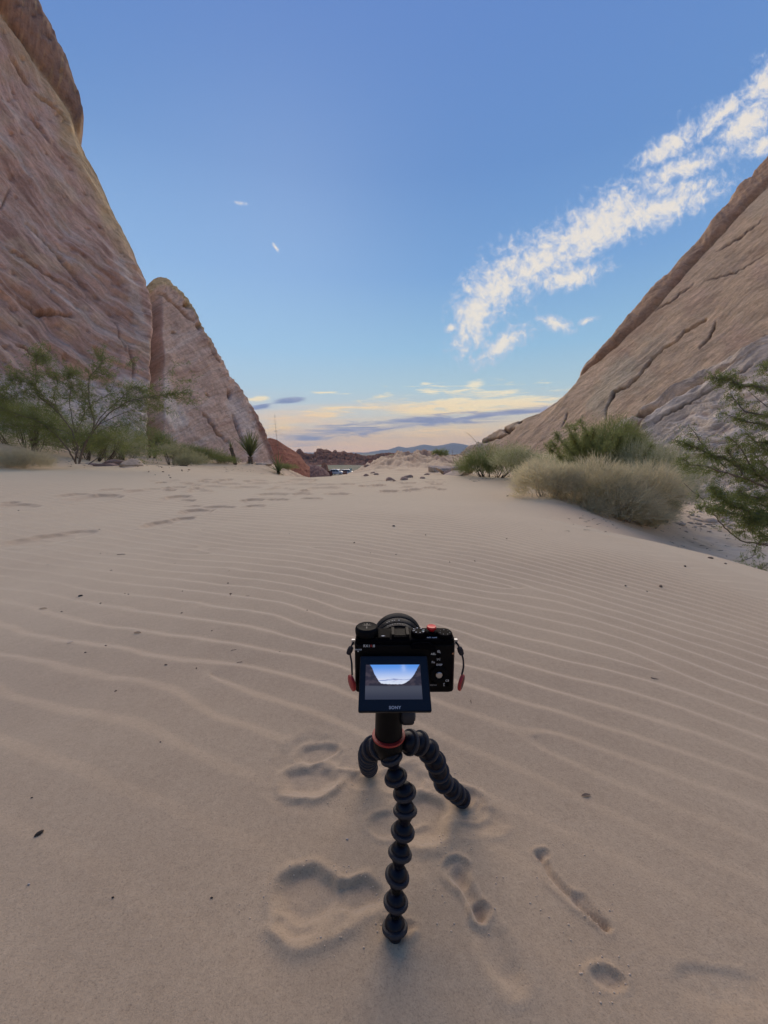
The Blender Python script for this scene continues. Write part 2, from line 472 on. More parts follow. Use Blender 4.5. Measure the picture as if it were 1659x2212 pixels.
def sand_detail(x, y):
    """ripples and marks on top of base_h; returns height and a rough-ground mask"""
    lipd = np.interp(y, LIP[:, 0], LIP[:, 1]) - x
    g = .33 * x + .155 * np.exp(np.clip(1.55 * x, -8, 2.4))
    lam = .116
    warp = .075 * perlin(x * 1.2, y * .9, 5) + .022 * perlin(x * 3.5, y * 3.0, 8) + .009 * perlin(x * 9, y * 8, 9)
    ph = (y + g + warp) / lam
    # wavelength grows slowly towards the camera
    ph = ph - .9 * np.exp(-np.clip(y, 0, 9) / .7)
    for (dx0, dy0, sg) in DISL:
        ph = ph + sg * np.arctan2((y - dy0), (x - dx0)) / (2 * np.pi)
    s = ph - np.floor(ph)
    rip = np.interp(s, rip_s, _r)
    am = .0082 * ss(lipd, -.05, .55) * ss(y, 9.0, 2.5) * (.20 + .80 * ss(y, .35, 1.2)) * (.72 + .5 * perlin(x * .9, y * 1.3, 31)) * ss(-x, 7, 3.5)
    kill = np.ones_like(x); add = np.zeros_like(x)
    nzx = .012 * perlin(x * 16, y * 16, 3) + .0045 * perlin(x * 55, y * 55, 23); nzy = .012 * perlin(x * 16, y * 16, 13) + .0045 * perlin(x * 55, y * 55, 33)
    wx = x + nzx * np.clip(y, .5, 8) ** .8; wy = y + nzy * np.clip(y, .5, 8) ** .8
    rimz = np.zeros_like(x)
    for (cx_, cy_, rx, ry, dep, rim, sh) in ELL:
        m = (np.abs(x - cx_) < rx * 2.6) & (np.abs(y - cy_) < ry * 2.6)
        if not m.any(): continue
        r = np.hypot((wx[m] - cx_) / rx, (wy[m] - cy_) / ry)
        far_ = ss((wy[m] - cy_) / ry, -.6, .6); bowl = -.8 * dep * ss(r, 1.04, .30 + .42 * far_)
        rimh = dep * rim * np.exp(-((r - 1.12) / .16) ** 2)
        add[m] = np.minimum(add[m], bowl); rimz[m] = np.maximum(rimz[m], rimh * ss(-add[m], dep * .6, 0))
        kill[m] *= 1 - .85 * ss(r, 1.5, .9)
    for pts, rr, dep, rim in CAP:
        m = (x > min(p[0] for p in pts) - rr * 4) & (x < max(p[0] for p in pts) + rr * 4) & (y > min(p[1] for p in pts) - rr * 4) & (y < max(p[1] for p in pts) + rr * 4)
        if not m.any(): continue
        d, _ = polydist(wx[m], wy[m], pts); r = d / rr
        add[m] += -dep * ss(r, 1.05, .2) + dep * rim * np.exp(-((r - 1.2) / .2) ** 2)
        kill[m] *= 1 - .8 * ss(r, 1.6, 1.0)
    for pts, rr, hh in RDG:
        m = (x > min(p[0] for p in pts) - rr * 4) & (x < max(p[0] for p in pts) + rr * 4) & (y > min(p[1] for p in pts) - rr * 4) & (y < max(p[1] for p in pts) + rr * 4)
        if not m.any(): continue
        d, tt_ = polydist(wx[m], wy[m], pts)
        add[m] += hh * np.exp(-(d / rr) ** 1.6) * ss(tt_, 0, .25) * ss(tt_, 1, .75)
    add += rimz
    add += (1 - kill) * .0016 * fbm(x * 45, y * 45, 6, 3, .6) * ss(y, 3, 1)
    z = rip * np.maximum(am, 0) * kill + add
    z = z + .006 * perlin(x * 2.2, y * 2.0, 41) * ss(y, 8, 2)
    # trampled and rocky middle distance
    # cut footprint fields
    tram = ss(y, 6.5, 10) * ss(y, 60, 25) * ss(x, -7, -3)
    z = z + .035 * fbm(x * 1.6, y * 1.3, 1, 3) * tram
    hum = np.exp(-((x - 1.3) / 3.4) ** 2 - ((y - 17.5) / 6.0) ** 2) * ss(y, 11.0, 13.5)
    hum = np.maximum(hum, ss(y, 14, 20) * ss(y, 90, 40) * .6)
    z = z + hum * (.42 * fbm(x * 1.3, y * .7, 4, 5, .62, True) + .04)
    z = z + ss(y, 80, 140) * .8 * fbm(x * .02, y * .02, 6, 3)
    rub = ss(x - np.interp(y, LIP[:, 0], LIP[:, 1]), 1.0, 2.3) * ss(y, 12, 9)
    z = z + rub * .03 * fbm(x * 3.5, y * 3.5, 2, 4, .6)
    return z, np.clip(hum, 0, 1), rub

def ground_z(x, y):
    xa = np.array([float(x)]); ya = np.array([float(y)])
    return float(base_h(xa, ya)[0] + sand_detail(xa, ya)[0][0])

ys = [-6.0]
while ys[-1] < .24: ys.append(ys[-1] + max(.02, .22 * abs(ys[-1] - .24) ** 1.0 * .5 + .004))
while ys[-1] < 11000:
    y_ = ys[-1]
    ys.append(y_ + max(.0030, y_ * (.0056 if y_ < 5 else .0085 if y_ < 12 else .011 if y_ < 40 else .035)))
ys = np.array(ys)
ncol = 720
s_ = np.linspace(-1, 1, ncol)
s_ = .5 * s_ + .5 * s_ ** 3
Wd = 1.7 + 1.35 * np.maximum(ys, 0) + np.where(ys < 0, 4, 0) * ss(-ys, 0, 4)
GX = Wd[:, None] * s_[None, :]; GY = np.repeat(ys[:, None], ncol, 1)
det, hum, rub = sand_detail(GX, GY)
GZ = base_h(GX, GY) + det
sandc = np.array([.452, .338, .224]); pink = np.array([.27, .165, .125]); green = np.array([.125, .135, .085]); pale = np.array([.58, .50, .42])
gc = np.broadcast_to(sandc, GX.shape + (3,)).copy()
gc *= (1 + .05 * fbm(GX * .7, GY * .7, 3, 3))[..., None]
gc = lerp3(gc, [.375, .272, .186], .5 * ss(perlin(GX * .8, GY * 1.6, 77), .0, .9) * ss(GY, 8, 1))
nmx = ss(fbm(GX * 1.1, GY * .8, 14, 4), -.15, .35)
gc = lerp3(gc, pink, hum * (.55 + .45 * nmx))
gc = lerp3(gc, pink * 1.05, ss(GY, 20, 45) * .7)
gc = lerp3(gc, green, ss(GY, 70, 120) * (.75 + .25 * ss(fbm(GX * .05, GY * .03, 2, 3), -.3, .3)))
gc = lerp3(gc, pale, rub * .75 * ss(fbm(GX * 2.5, GY * 2.5, 9, 3), -.5, .3))

def sand_material():
    m_ = bpy.data.materials.new('sand'); m_.use_nodes = True
    nt = m_.node_tree; n = NB(nt); bs = nt.nodes['Principled BSDF']
    co = n.node('ShaderNodeTexCoord').outputs['Object']
    cc = n.node('ShaderNodeAttribute', attribute_name='Col').outputs['Color']
    f0 = n.noise(co, 420, 2, .8)
    f1 = n.noise(co, 90, 5, .75)
    f2 = n.noise(co, 9, 4, .6)
    cc = n.mix(1.0, cc, n.ramp(f0, [(.28, (.72, .70, .68)), (.42, (1, 1, 1)), (.74, (1.18, 1.17, 1.15))]), 'MULTIPLY')
    cc = n.mix(1.0, cc, n.ramp(f1, [(.3, (.90, .89, .88)), (.7, (1.08, 1.08, 1.08))]), 'MULTIPLY')
    cc = n.mix(1.0, cc, n.ramp(f2, [(.3, (.95, .94, .935)), (.7, (1.04, 1.045, 1.05))]), 'MULTIPLY')
    n.put(bs.inputs['Base Color'], cc)
    bs.inputs['Roughness'].default_value = .85
    bs.inputs['Specular IOR Level'].default_value = .25
    bwn = n.node('ShaderNodeRGBToBW'); n.put(bwn.inputs[0], n.node('ShaderNodeAttribute', attribute_name='Col').outputs['Color'])
    n.put(bs.inputs['Sheen Weight'], n.m('MULTIPLY', n.sstep(bwn.outputs[0], .23, .29), 1.0))
    bs.inputs['Sheen Tint'].default_value = (1, .85, .68, 1)
    bs.inputs['Sheen Roughness'].default_value = .42
    b = n.node('ShaderNodeBump'); b.inputs['Strength'].default_value = .55; b.inputs['Distance'].default_value = .0016
    n.put(b.inputs['Height'], n.m('ADD', n.m('MULTIPLY', f1, .8), n.m('MULTIPLY', f0, .5)))
    n.put(bs.inputs['Normal'], b.outputs[0])
    return m_
SAND = sand_material()
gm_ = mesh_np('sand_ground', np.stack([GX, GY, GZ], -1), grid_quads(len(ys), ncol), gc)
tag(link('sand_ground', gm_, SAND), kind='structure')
print('ground verts', GX.size)

# ================================================================ cliffs
def hit_plane(px, py, X0, Y0, k, c, side):
    """point on a wall: side*X = X0 + (Y0-Y)*k + c*z"""
    a, b = ray(px, py)
    den = side * a + k - c * b
    Y = (X0 + Y0 * k + c * EYE) / np.maximum(den, .12)
    return np.stack([a * Y, Y, EYE + b * Y], -1)

def normals(P, flip):
    du = np.gradient(P, axis=1); dv = np.gradient(P, axis=0)
    n = np.cross(du, dv); n /= np.linalg.norm(n, axis=-1)[..., None] + 1e-9
    return n * flip

def rock_object(name, P, col, strata, material, parent=None, kind='structure'):
    r, c = P.shape[:2]
    me = mesh_np(name, P, grid_quads(r, c), col)
    a = me.attributes.new('strata', 'FLOAT_VECTOR', 'POINT')
    a.data.foreach_set('vector', np.asarray(strata, np.float32).reshape(-1, 3).ravel())
    o = link(name, me, material, parent)
    if parent is None: tag(o, kind=kind)
    return o

ROCK = rock_mat('sandstone')
C4 = lambda x, y: (x * .382, 691.2 + y * .382)
C5 = lambda x, y: (979.3 + x * .4097, 691.2 + y * .4097)
C6 = lambda x, y: (x * .3386, y * .3386)      # top-left crop
C7 = lambda x, y: (921.7 + x * .4445, 115.2 + y * .4445)

# ---- main wall on the left
silL = np.array([C6(*p) for p in [(120, -250), (160, -120), (205, 0), (300, 170), (380, 350), (440, 500), (480, 620), (508, 720), (500, 790), (488, 855),
                 (540, 980), (620, 1110), (700, 1270), (760, 1400), (850, 1580), (900, 1690), (945, 1795), (965, 1850), (990, 1960), (1000, 2080), (985, 2200)]])
silL = np.vstack([[-60, -420], silL, [345 - 12, 760], [330, 860], [326, 900], [326, 1010]])
py = np.concatenate([np.linspace(-400, -12, 34), np.linspace(-10, 1010, 430)])[::-1]
sx = np.interp(py, silL[:, 1], silL[:, 0])
sx = sx + 4 * perlin(py / 34, 0 * py, 3) * ss(py, 610, 660)
t0 = np.concatenate([np.linspace(0, .42, 46), np.linspace(.425, 1, 300)])
left = -900.0
PXg = left + (sx[:, None] - left) * (1 - (1 - t0[None, :]) ** 1.25)
PYg = np.repeat(py[:, None], len(t0), 1)
P = hit_plane(PXg, PYg, 8.3, 17, .45, .50, -1)
n_ = normals(P, 1)
if n_[200, 200, 0] < 0: n_ = -n_
dsil = (sx[:, None] - PXg)
# rounded shoulder at the silhouette
P = P - n_ * (.12 * (1 - ss(dsil, 0, 25)) ** 2)[..., None]
# sweeping cross beds
w_ = np.hypot(PXg - 900, PYg + 250)
wl = w_ + 20 * perlin(PXg / 150, PYg / 150, 1) + 4 * perlin(PXg / 45, PYg / 45, 2)
along = np.arctan2(PYg + 250, 900 - PXg) * 900
up = ss(PYg, 420, 150)
wu = (PXg * .88 - PYg * .47) * 1.0 + 20 * perlin(PXg / 150, PYg / 150, 4)
bed = wl
lay = fbm(bed / 26, along / 260, 0, 4, .6)
lay2 = fbm(bed / 8, along / 120, 5, 3, .6)
ledge = fbm(bed / 42, along / 330, 9, 3, .5, True)
low = ss(PYg, 460, 620)
d = .28 * fbm(P[..., 0] * .25, P[..., 1] * .25, P[..., 2] * .25, 3)
d += (.12 + .18 * low) * ledge * ss(dsil, 0, 20) + .05 * lay + .03 * lay2
d += .075 * fbm(P[..., 0] * 1.5, P[..., 1] * 1.5, P[..., 2] * 1.2, 5, .6) + .05 * fbm(P[..., 0] * .9, P[..., 1] * .9, P[..., 2] * .45, 4, .6, True)
def carve(pts, wpx, depth, taper=True):
    dd, tt = polydist(PXg + 3 * perlin(PXg / 14, PYg / 14, 6), PYg + 3 * perlin(PXg / 14, PYg / 14, 7), pts)
    prof = np.exp(-(dd / wpx) ** 2)
    if taper: prof = prof * (.25 + .75 * np.sin(np.clip(tt, 0.02, .98) * np.pi))
    return -depth * prof, prof
cracks = [([C6(165, 1430), C6(230, 1480), C6(330, 1600), C6(480, 1760), C6(540, 1850)], 3.0, .20),
          ([C6(110, 1910), C6(220, 1990), C6(400, 2030), C6(430, 2040)], 3.2, .30), ([C6(0, 1560), C6(120, 1640), C6(250, 1740), C6(420, 1830), C6(560, 1930)], 3.0, .16),
          ([C6(185, 740), C6(240, 820), C6(290, 900)], 2.6, .22), ([C6(225, 590), C6(300, 660), C6(380, 740), C6(420, 800)], 2.8, .24),
          ([C6(60, 380), C6(110, 440), C6(150, 510), C6(185, 550)], 3.6, .30), ([C6(20, 120), C6(90, 180), C6(180, 320), C6(290, 500)], 3.2, .25),
          ([C6(925, 1850), C6(960, 1900), C6(975, 1960)], 3, .3), ([C6(60, 1200), C6(20, 1300), C6(0, 1330)], 2, .1),
          ([C4(90, 150), C4(140, 170), C4(180, 210)], 3.0, .3), ([C4(520, 160), C4(575, 240)], 2.6, .22), ([C4(700, 150), C4(735, 250), C4(745, 340)], 2.4, .2),
          ([C4(240, 280), C4(280, 330), C4(310, 330)], 2.2, .2), ([C4(640, 20), C4(660, 120), C4(690, 200)], 2.0, .12)]
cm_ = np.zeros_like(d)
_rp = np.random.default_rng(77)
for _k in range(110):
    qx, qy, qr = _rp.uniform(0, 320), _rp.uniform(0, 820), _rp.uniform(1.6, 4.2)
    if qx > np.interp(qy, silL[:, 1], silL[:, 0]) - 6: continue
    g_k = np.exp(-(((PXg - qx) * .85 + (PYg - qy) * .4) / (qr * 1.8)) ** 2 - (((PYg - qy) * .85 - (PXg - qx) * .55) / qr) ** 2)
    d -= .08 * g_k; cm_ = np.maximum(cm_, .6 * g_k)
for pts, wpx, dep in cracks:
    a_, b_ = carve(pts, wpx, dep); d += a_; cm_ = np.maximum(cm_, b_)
# overhanging dark cap rock at the top edge
capline = np.array([C6(*p) for p in [(-900, -900), (-300, -150), (0, 60), (60, 150), (130, 240), (210, 350), (290, 460), (350, 555), (420, 660), (455, 730), (480, 790), (490, 810)]])
cy_ = np.interp(PYg, capline[:, 1], capline[:, 0])
capm = ss(PXg - cy_, -2, 6) * ss(PYg, 300, 286)
d += .40 * capm * ss(PXg - cy_, 0, 30) + .10 * capm * fbm(PXg / 14, PYg / 40, 3, 3)
d += -.25 * np.exp(-((PXg - cy_) / 6) ** 2) * ss(PYg, 300, 270)
# gully beside the dome
d += -1.3 * ss(dsil, 13, 0) * ss(PYg, 600, 660)
P = P + n_ * d[..., None]
pinkc = np.array([.66, .450, .345]); tan = np.array([.68, .51, .34]); white = np.array([.74, .64, .54]); brn = np.array([.42, .255, .185]); yel = np.array([.68, .51, .28]); cap_c = np.array([.32, .215, .165])
col = np.broadcast_to(pinkc, P.shape).copy()
col = lerp3(col, brn, .85 * ss(lay, .06, .34))
col = lerp3(col, white, .60 * ss(lay, -.06, -.4))
col = lerp3(col, tan, .55 * ss(fbm(PXg / 90, PYg / 60, 8, 3), .0, .4))
col = lerp3(col, yel, .85 * ss(dsil + 22 * fbm(PXg / 30, PYg / 60, 4, 3), 62, 18) * ss(PYg, 640, 480) * ss(PYg, 30, 180))
col = lerp3(col, yel * 1.02, .7 * ss(cy_ - PXg, 60, 5) * ss(PYg, 320, 240))
dw, _ = polydist(PXg, PYg, [C6(740, 1700), C6(830, 1850), C6(860, 2000), C6(880, 2130)])
col = lerp3(col, white, .6 * ss(dw + 10 * fbm(PXg / 14, PYg / 30, 2, 3), 20, 6))
col = lerp3(col, white * 1.12, .8 * ss(PYg + 40 * fbm(PXg / 26, PYg / 18, 3, 4), 812, 838))
col = lerp3(col, cap_c, capm * .92)
col = lerp3(col, yel * .8, capm * .6 * ss(fbm(PXg / 10, PYg / 50, 31, 4), .12, .4))
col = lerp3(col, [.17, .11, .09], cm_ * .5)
col *= (1 + .10 * lay2)[..., None]
st = np.stack([bed / 18, along / 140, np.zeros_like(bed)], -1)
# the wall goes on round the corner, away from the camera
ext = []; extc = []; exts = []
for k, (bx, by) in enumerate([(-.12, .6), (-.6, 1.5), (-1.8, 2.6), (-4.5, 4.5), (-10, 7), (-22, 10)]):
    e = P[:, -1] + np.stack([-(-P[:, -1, 0] / P[:, -1, 1] + .08 + .03 * k) * by, np.full_like(sx, by), 0 * sx], -1) + .25 * np.stack([fbm(P[:, -1, 2] * .8, k * 1.0, 0, 3), 0 * sx, 0 * sx], -1)
    ext.append(e); extc.append(col[:, -1]); exts.append(st[:, -1] + k)
P = np.concatenate([P, np.stack(ext, 1)], 1); col = np.concatenate([col, np.stack(extc, 1)], 1); st = np.concatenate([st, np.stack(exts, 1)], 1)
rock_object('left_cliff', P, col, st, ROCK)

# ---- dome beyond the gully
topD = np.array([(285, 700), (300, 650), (322, 622), (333, 612), (345, 608), (360, 611), (385, 632), (405, 655), (415, 672), (425, 698), (440, 728), (470, 776), (500, 822), (527, 862), (545, 893), (560, 915), (575, 942), (585, 968), (591, 1000), (596, 1014)])
px = np.concatenate([np.linspace(285, 320, 16), np.linspace(321, 596, 230)])
ty = np.interp(px - 5, topD[:, 0], topD[:, 1]) - 14 * ss(px, 600, 560)
v0 = np.linspace(0, 1, 240)
PYg = 1016 + (ty[None, :] - 1016) * v0[:, None]
PXg = np.repeat(px[None, :], len(v0), 0)
P = hit_plane(PXg, PYg, 7.0, 24, .25, .50, -1)
n_ = normals(P, 1)
if n_[100, 100, 0] < 0: n_ = -n_
dtop = PYg - ty[None, :]
P = P - n_ * (.25 * (1 - ss(dtop, 0, 30)) ** 2)[..., None]
lay = fbm((PYg * .9 + PXg * .35 + 10 * perlin(PXg / 50, PYg / 50, 2)) / 24, PXg / 160, 3, 4, .6)
d = .22 * fbm(P[..., 0] * .35, P[..., 1] * .35, P[..., 2] * .35, 4) + .06 * lay + .04 * fbm(P[..., 0] * 2, P[..., 1] * 2, P[..., 2] * 2, 3)
cm_ = np.zeros_like(d)
for pts, wpx, dep in [([C4(1320, 540), C4(1345, 620), C4(1375, 700)], 2.6, .5), ([C4(1150, 530), C4(1210, 620), C4(1280, 690)], 2.0, .25),
                      ([C4(1190, 180), C4(1230, 230), C4(1240, 240)], 2.0, .25), ([C4(1295, 400), C4(1305, 440)], 3.0, .4), ([(400, 655), (404, 662)], 4.5, .8), ([(424, 700), (430, 712)], 3, .5),
                      ([C6(1010, 1860), C6(1090, 1920), C6(1180, 2010), C6(1230, 2060)], 2.4, .3), ([C4(980, 70), C4(1000, 78)], 2, .2), ([C4(1170, 415), C4(1190, 430)], 2, .3)]:
    a_, b_ = carve(pts, wpx, dep); d += a_; cm_ = np.maximum(cm_, b_)
d += -1.6 * ss(PXg, 354, 336) * ss(PYg, 620, 700) + .16 * fbm(PXg / 16, PYg / 20, 3, 3, .6, True) * ss(dtop, 60, 10)
P = P + n_ * d[..., None]
col = np.broadcast_to(np.array([.66, .47, .35]), P.shape).copy()
col = lerp3(col, brn, .6 * ss(lay, .1, .45)); col = lerp3(col, white, .5 * ss(lay, -.05, -.45))
capd, _ = polydist(PXg, PYg, [tuple(C6(*p)) for p in [(960, 1830), (1050, 1850), (1150, 1930), (1230, 2030)]])
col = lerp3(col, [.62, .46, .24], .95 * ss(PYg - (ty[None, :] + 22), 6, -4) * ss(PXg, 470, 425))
dw, _ = polydist(PXg, PYg, [C4(900, 380), C4(920, 470), C4(1000, 560)])
col = lerp3(col, white * 1.15, .85 * ss(dw + 12 * fbm(PXg / 12, PYg / 12, 6, 3), 30, 14))
dw, _ = polydist(PXg, PYg, [C4(1320, 470), C4(1400, 620), C4(1420, 740)])
col = lerp3(col, white * 1.05, .6 * ss(dw + 12 * fbm(PXg / 12, PYg / 12, 16, 3), 24, 8))
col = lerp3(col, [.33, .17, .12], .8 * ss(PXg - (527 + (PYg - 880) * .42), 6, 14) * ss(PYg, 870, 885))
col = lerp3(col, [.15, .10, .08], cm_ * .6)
st = np.stack([(PYg * .9 + PXg * .35) / 16, PXg / 90, PYg * 0], -1)
ext = []; extc = []; exts = []
for k, (bx, by, bz) in enumerate([(-.3, .8, -.02), (-1.0, 2.2, -.15), (-2.2, 4.5, -.8), (-4, 8, -4), (-6, 12, -14)]):
    ext.append(P[-1] + np.array([bx, by, bz])); extc.append(col[-1]); exts.append(st[-1] + k)
P = np.concatenate([P, np.stack(ext, 0)], 0); col = np.concatenate([col, np.stack(extc, 0)], 0); st = np.concatenate([st, np.stack(exts, 0)], 0)
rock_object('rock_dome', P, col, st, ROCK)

# ---- long slope on the right
silR = np.array([(2300, -120), (1900, 100), (1760, 220), (1659, 328), (1632, 355), (1622, 372), (1612, 376), (1596, 388), (1584, 408), (1582, 414), (1544, 457), (1500, 511), (1455, 564), (1402, 617), (1366, 657), (1322, 710),
                 (1277, 759), (1250, 786), (1242, 803), (1196, 855), (1160, 888), (1114, 911), (1082, 924), (1053, 941), (1016, 965), (979, 988), (955, 1012), (935, 1035)])[::-1]
px = np.concatenate([np.linspace(935, 1664, 400), np.linspace(1668, 2300, 60)])
ty = np.interp(px, silR[:, 0], silR[:, 1])
bot = np.interp(px, [935, 1100, 1400, 1659, 2300], [1038, 1075, 1120, 1190, 1400])
v0 = np.linspace(0, 1, 360)
v0 = np.concatenate([v0])
PYg = bot[None, :] + (ty - bot)[None, :] * v0[:, None]
PXg = np.repeat(px[None, :], len(v0), 0)
P = hit_plane(PXg, PYg, 3.5, 20, .40, .95, 1)
n_ = normals(P, 1)
if n_[100, 200, 0] > 0: n_ = -n_
dtop = (PYg - ty[None, :])
P = P - n_ * ((.05 + .45 * ss(PXg, 1100, 1260)) * (1 - ss(dtop, 0, 40)) ** 2)[..., None]
# slope-parallel bedding coordinate
bed = (PYg + .78 * PXg) + 12 * perlin(PXg / 130, PYg / 90, 3)
lay = fbm(bed / 34, PXg / 420, 3, 4, .6)
lay2 = fbm(bed / 7, PXg / 130, 5, 3, .6)
d = .16 * fbm(P[..., 0] * .3, P[..., 1] * .3, P[..., 2] * .3, 3) + .045 * lay + .018 * lay2 + .05 * fbm(P[..., 0] * 1.6, P[..., 1] * 1.6, P[..., 2] * 1.6, 5, .62)
# rolled red ledge along the skyline
inner = np.array([(1235, 815), (1262, 795), (1330, 742), (1380, 697), (1411, 666), (1455, 617), (1517, 542), (1588, 466), (1659, 391), (1760, 300), (2300, -20)])
iy = np.interp(px, inner[:, 0], inner[:, 1])[None, :] + 3 * perlin(PXg / 30, 0 * PXg, 2)
th = np.maximum(iy - ty[None, :], 4)
t = (iy - PYg) / th
led = ss(px, 1238, 1262)[None, :]
d += led * (.27 * (1 + .5 * perlin(PXg / 45, 0 * PXg, 12)) * np.sqrt(np.clip(1 - (1 - np.clip(t, 0, 1)) ** 2, 0, 1)) * (t > 0) + .06 * fbm(PXg / 12, PYg / 12, 9, 3) * (t > 0))
d += -.26 * led * np.exp(-((PYg - iy - 2) / 4.0) ** 2)
# grey shelves in front
lA = np.array([C5(*p) for p in [(780, 660), (880, 592), (1000, 520), (1140, 420), (1300, 332), (1480, 240), (1659, 140), (3000, -700)]])
lB = np.array([C5(*p) for p in [(900, 760), (1000, 682), (1100, 605), (1240, 522), (1400, 432), (1659, 290), (3000, -500)]])
ay = np.interp(px, lA[:, 0], lA[:, 1])[None, :] + 2.5 * perlin(PXg / 18, 0 * PXg, 4); by_ = np.interp(px, lB[:, 0], lB[:, 1])[None, :] + 2.5 * perlin(PXg / 18, 0 * PXg, 14)
inA = ss(PYg - ay, -1, 9) * ss(px, 1290, 1350)[None, :]
inB = ss(PYg - by_, -1, 9) * ss(px, 1370, 1420)[None, :]
gap = ss(PYg - ay, 16, 34) * (1 - inB) * ss(PXg, 1620, 1560) * ss(PXg, 1340, 1380)
d += .42 * inA + .50 * inB - .28 * gap
bed2 = (PYg + .56 * PXg) + 10 * perlin(PXg / 60, PYg / 40, 23)
lg = fbm(bed2 / 13, PXg / 110, 33, 4, .62)
lgr = fbm(bed2 / 17, PXg / 150, 43, 3, .55, True)
lowm = ss(PYg - by_, 18, 60) * inB
bed3 = PYg + .18 * PXg + 14 * perlin(PXg / 70, PYg / 30, 5)
lh = fbm(bed3 / 11, PXg / 70, 53, 4, .62)
g_ = np.maximum(inA, inB)
d += g_ * (1 - lowm) * (.09 * lg + .07 * lgr) + lowm * .13 * lh
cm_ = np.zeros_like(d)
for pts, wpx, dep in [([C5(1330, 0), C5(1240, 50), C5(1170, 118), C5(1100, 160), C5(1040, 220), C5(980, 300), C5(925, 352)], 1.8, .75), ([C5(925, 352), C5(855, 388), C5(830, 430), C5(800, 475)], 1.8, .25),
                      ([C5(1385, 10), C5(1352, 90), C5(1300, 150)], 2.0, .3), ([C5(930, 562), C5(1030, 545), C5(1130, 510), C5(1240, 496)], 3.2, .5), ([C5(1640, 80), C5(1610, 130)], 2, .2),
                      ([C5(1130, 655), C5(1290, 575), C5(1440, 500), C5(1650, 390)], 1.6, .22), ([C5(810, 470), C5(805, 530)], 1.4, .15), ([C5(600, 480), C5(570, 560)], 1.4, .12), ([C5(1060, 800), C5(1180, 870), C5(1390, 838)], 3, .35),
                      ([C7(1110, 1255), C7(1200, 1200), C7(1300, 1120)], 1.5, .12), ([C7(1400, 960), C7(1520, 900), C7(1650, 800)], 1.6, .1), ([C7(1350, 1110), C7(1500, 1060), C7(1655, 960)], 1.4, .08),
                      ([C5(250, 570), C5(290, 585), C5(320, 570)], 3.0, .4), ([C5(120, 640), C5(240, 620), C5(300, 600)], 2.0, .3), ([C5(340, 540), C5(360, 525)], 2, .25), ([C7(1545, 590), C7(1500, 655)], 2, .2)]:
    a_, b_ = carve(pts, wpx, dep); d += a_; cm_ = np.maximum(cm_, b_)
# broken toe of the slope
toe = ss(PXg, 1120, 1010)
d += toe * (.30 * fbm(P[..., 0] * 1.1, P[..., 1] * 1.1, P[..., 2] * 1.1, 4, .55, True) - .1)
P = P + n_ * d[..., None]
tanR = np.array([.64, .47, .31]); brR = np.array([.43, .28, .185]); greyR = np.array([.70, .60, .485]); redR = np.array([.45, .28, .18])
col = np.broadcast_to(tanR, P.shape).copy()
col = lerp3(col, brR, .55 * ss(fbm(bed / 60, PXg / 300, 2, 4), .0, .45))
col = lerp3(col, [.53, .36, .27], .5 * ss(fbm(PXg / 110, PYg / 70, 18, 3), 0, .5))
col = lerp3(col, [.59, .49, .34], .5 * ss(fbm(PXg / 90, PYg / 60, 28, 3), .05, .45))
dw, _ = polydist(PXg, PYg, [C5(900, 250), C5(830, 350), C5(760, 450)])
col = lerp3(col, [.56, .50, .36], .6 * ss(dw + 14 * fbm(PXg / 20, PYg / 20, 6, 3), 40, 10))
col = lerp3(col, redR, (led * ss(iy - PYg, -2, 3) * (.62 - .45 * ss(t, .5, 1.0))))
col = lerp3(col, greyR, inA * (.9 - .8 * gap))
col = lerp3(col, greyR, inB * .9)
col = lerp3(col, [.82, .72, .60], inB * ss(PYg - by_, 30, 12) * .7 * ss(PXg, 1659, 1500))
col = lerp3(col, [.30, .24, .20], g_ * .70 * ss(lg, .06, .30) * (1 - lowm))
col = lerp3(col, [.76, .68, .59], lowm * .8 * ss(lh, .0, .4)); col = lerp3(col, [.33, .18, .14], lowm * .6 * ss(lh, -.12, -.45))
col = lerp3(col, greyR * .95, toe * .5)
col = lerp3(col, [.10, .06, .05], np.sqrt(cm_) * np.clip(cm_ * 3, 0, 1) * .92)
col *= (1 + .08 * lay2)[..., None]
bb = bed * (1 - g_) + bed2 * g_ * (1 - lowm) + bed3 * lowm
st = np.stack([bb / 14, PXg / 120, 0 * bb], -1)
ext = []; extc = []; exts = []
for k, (bx, by, bz) in enumerate([(.3, .8, .0), (1.2, 2.0, -.05), (3.0, 4.5, -.4), (7, 8, -2), (12, 12, -8)]):
    ext.append(P[-1] + np.array([bx, by, bz])); extc.append(col[-1]); exts.append(st[-1] + k)
P = np.concatenate([P, np.stack(ext, 0)], 0); col = np.concatenate([col, np.stack(extc, 0)], 0); st = np.concatenate([st, np.stack(exts, 0)], 0)
rock_object('right_slope', P, col, st, ROCK)

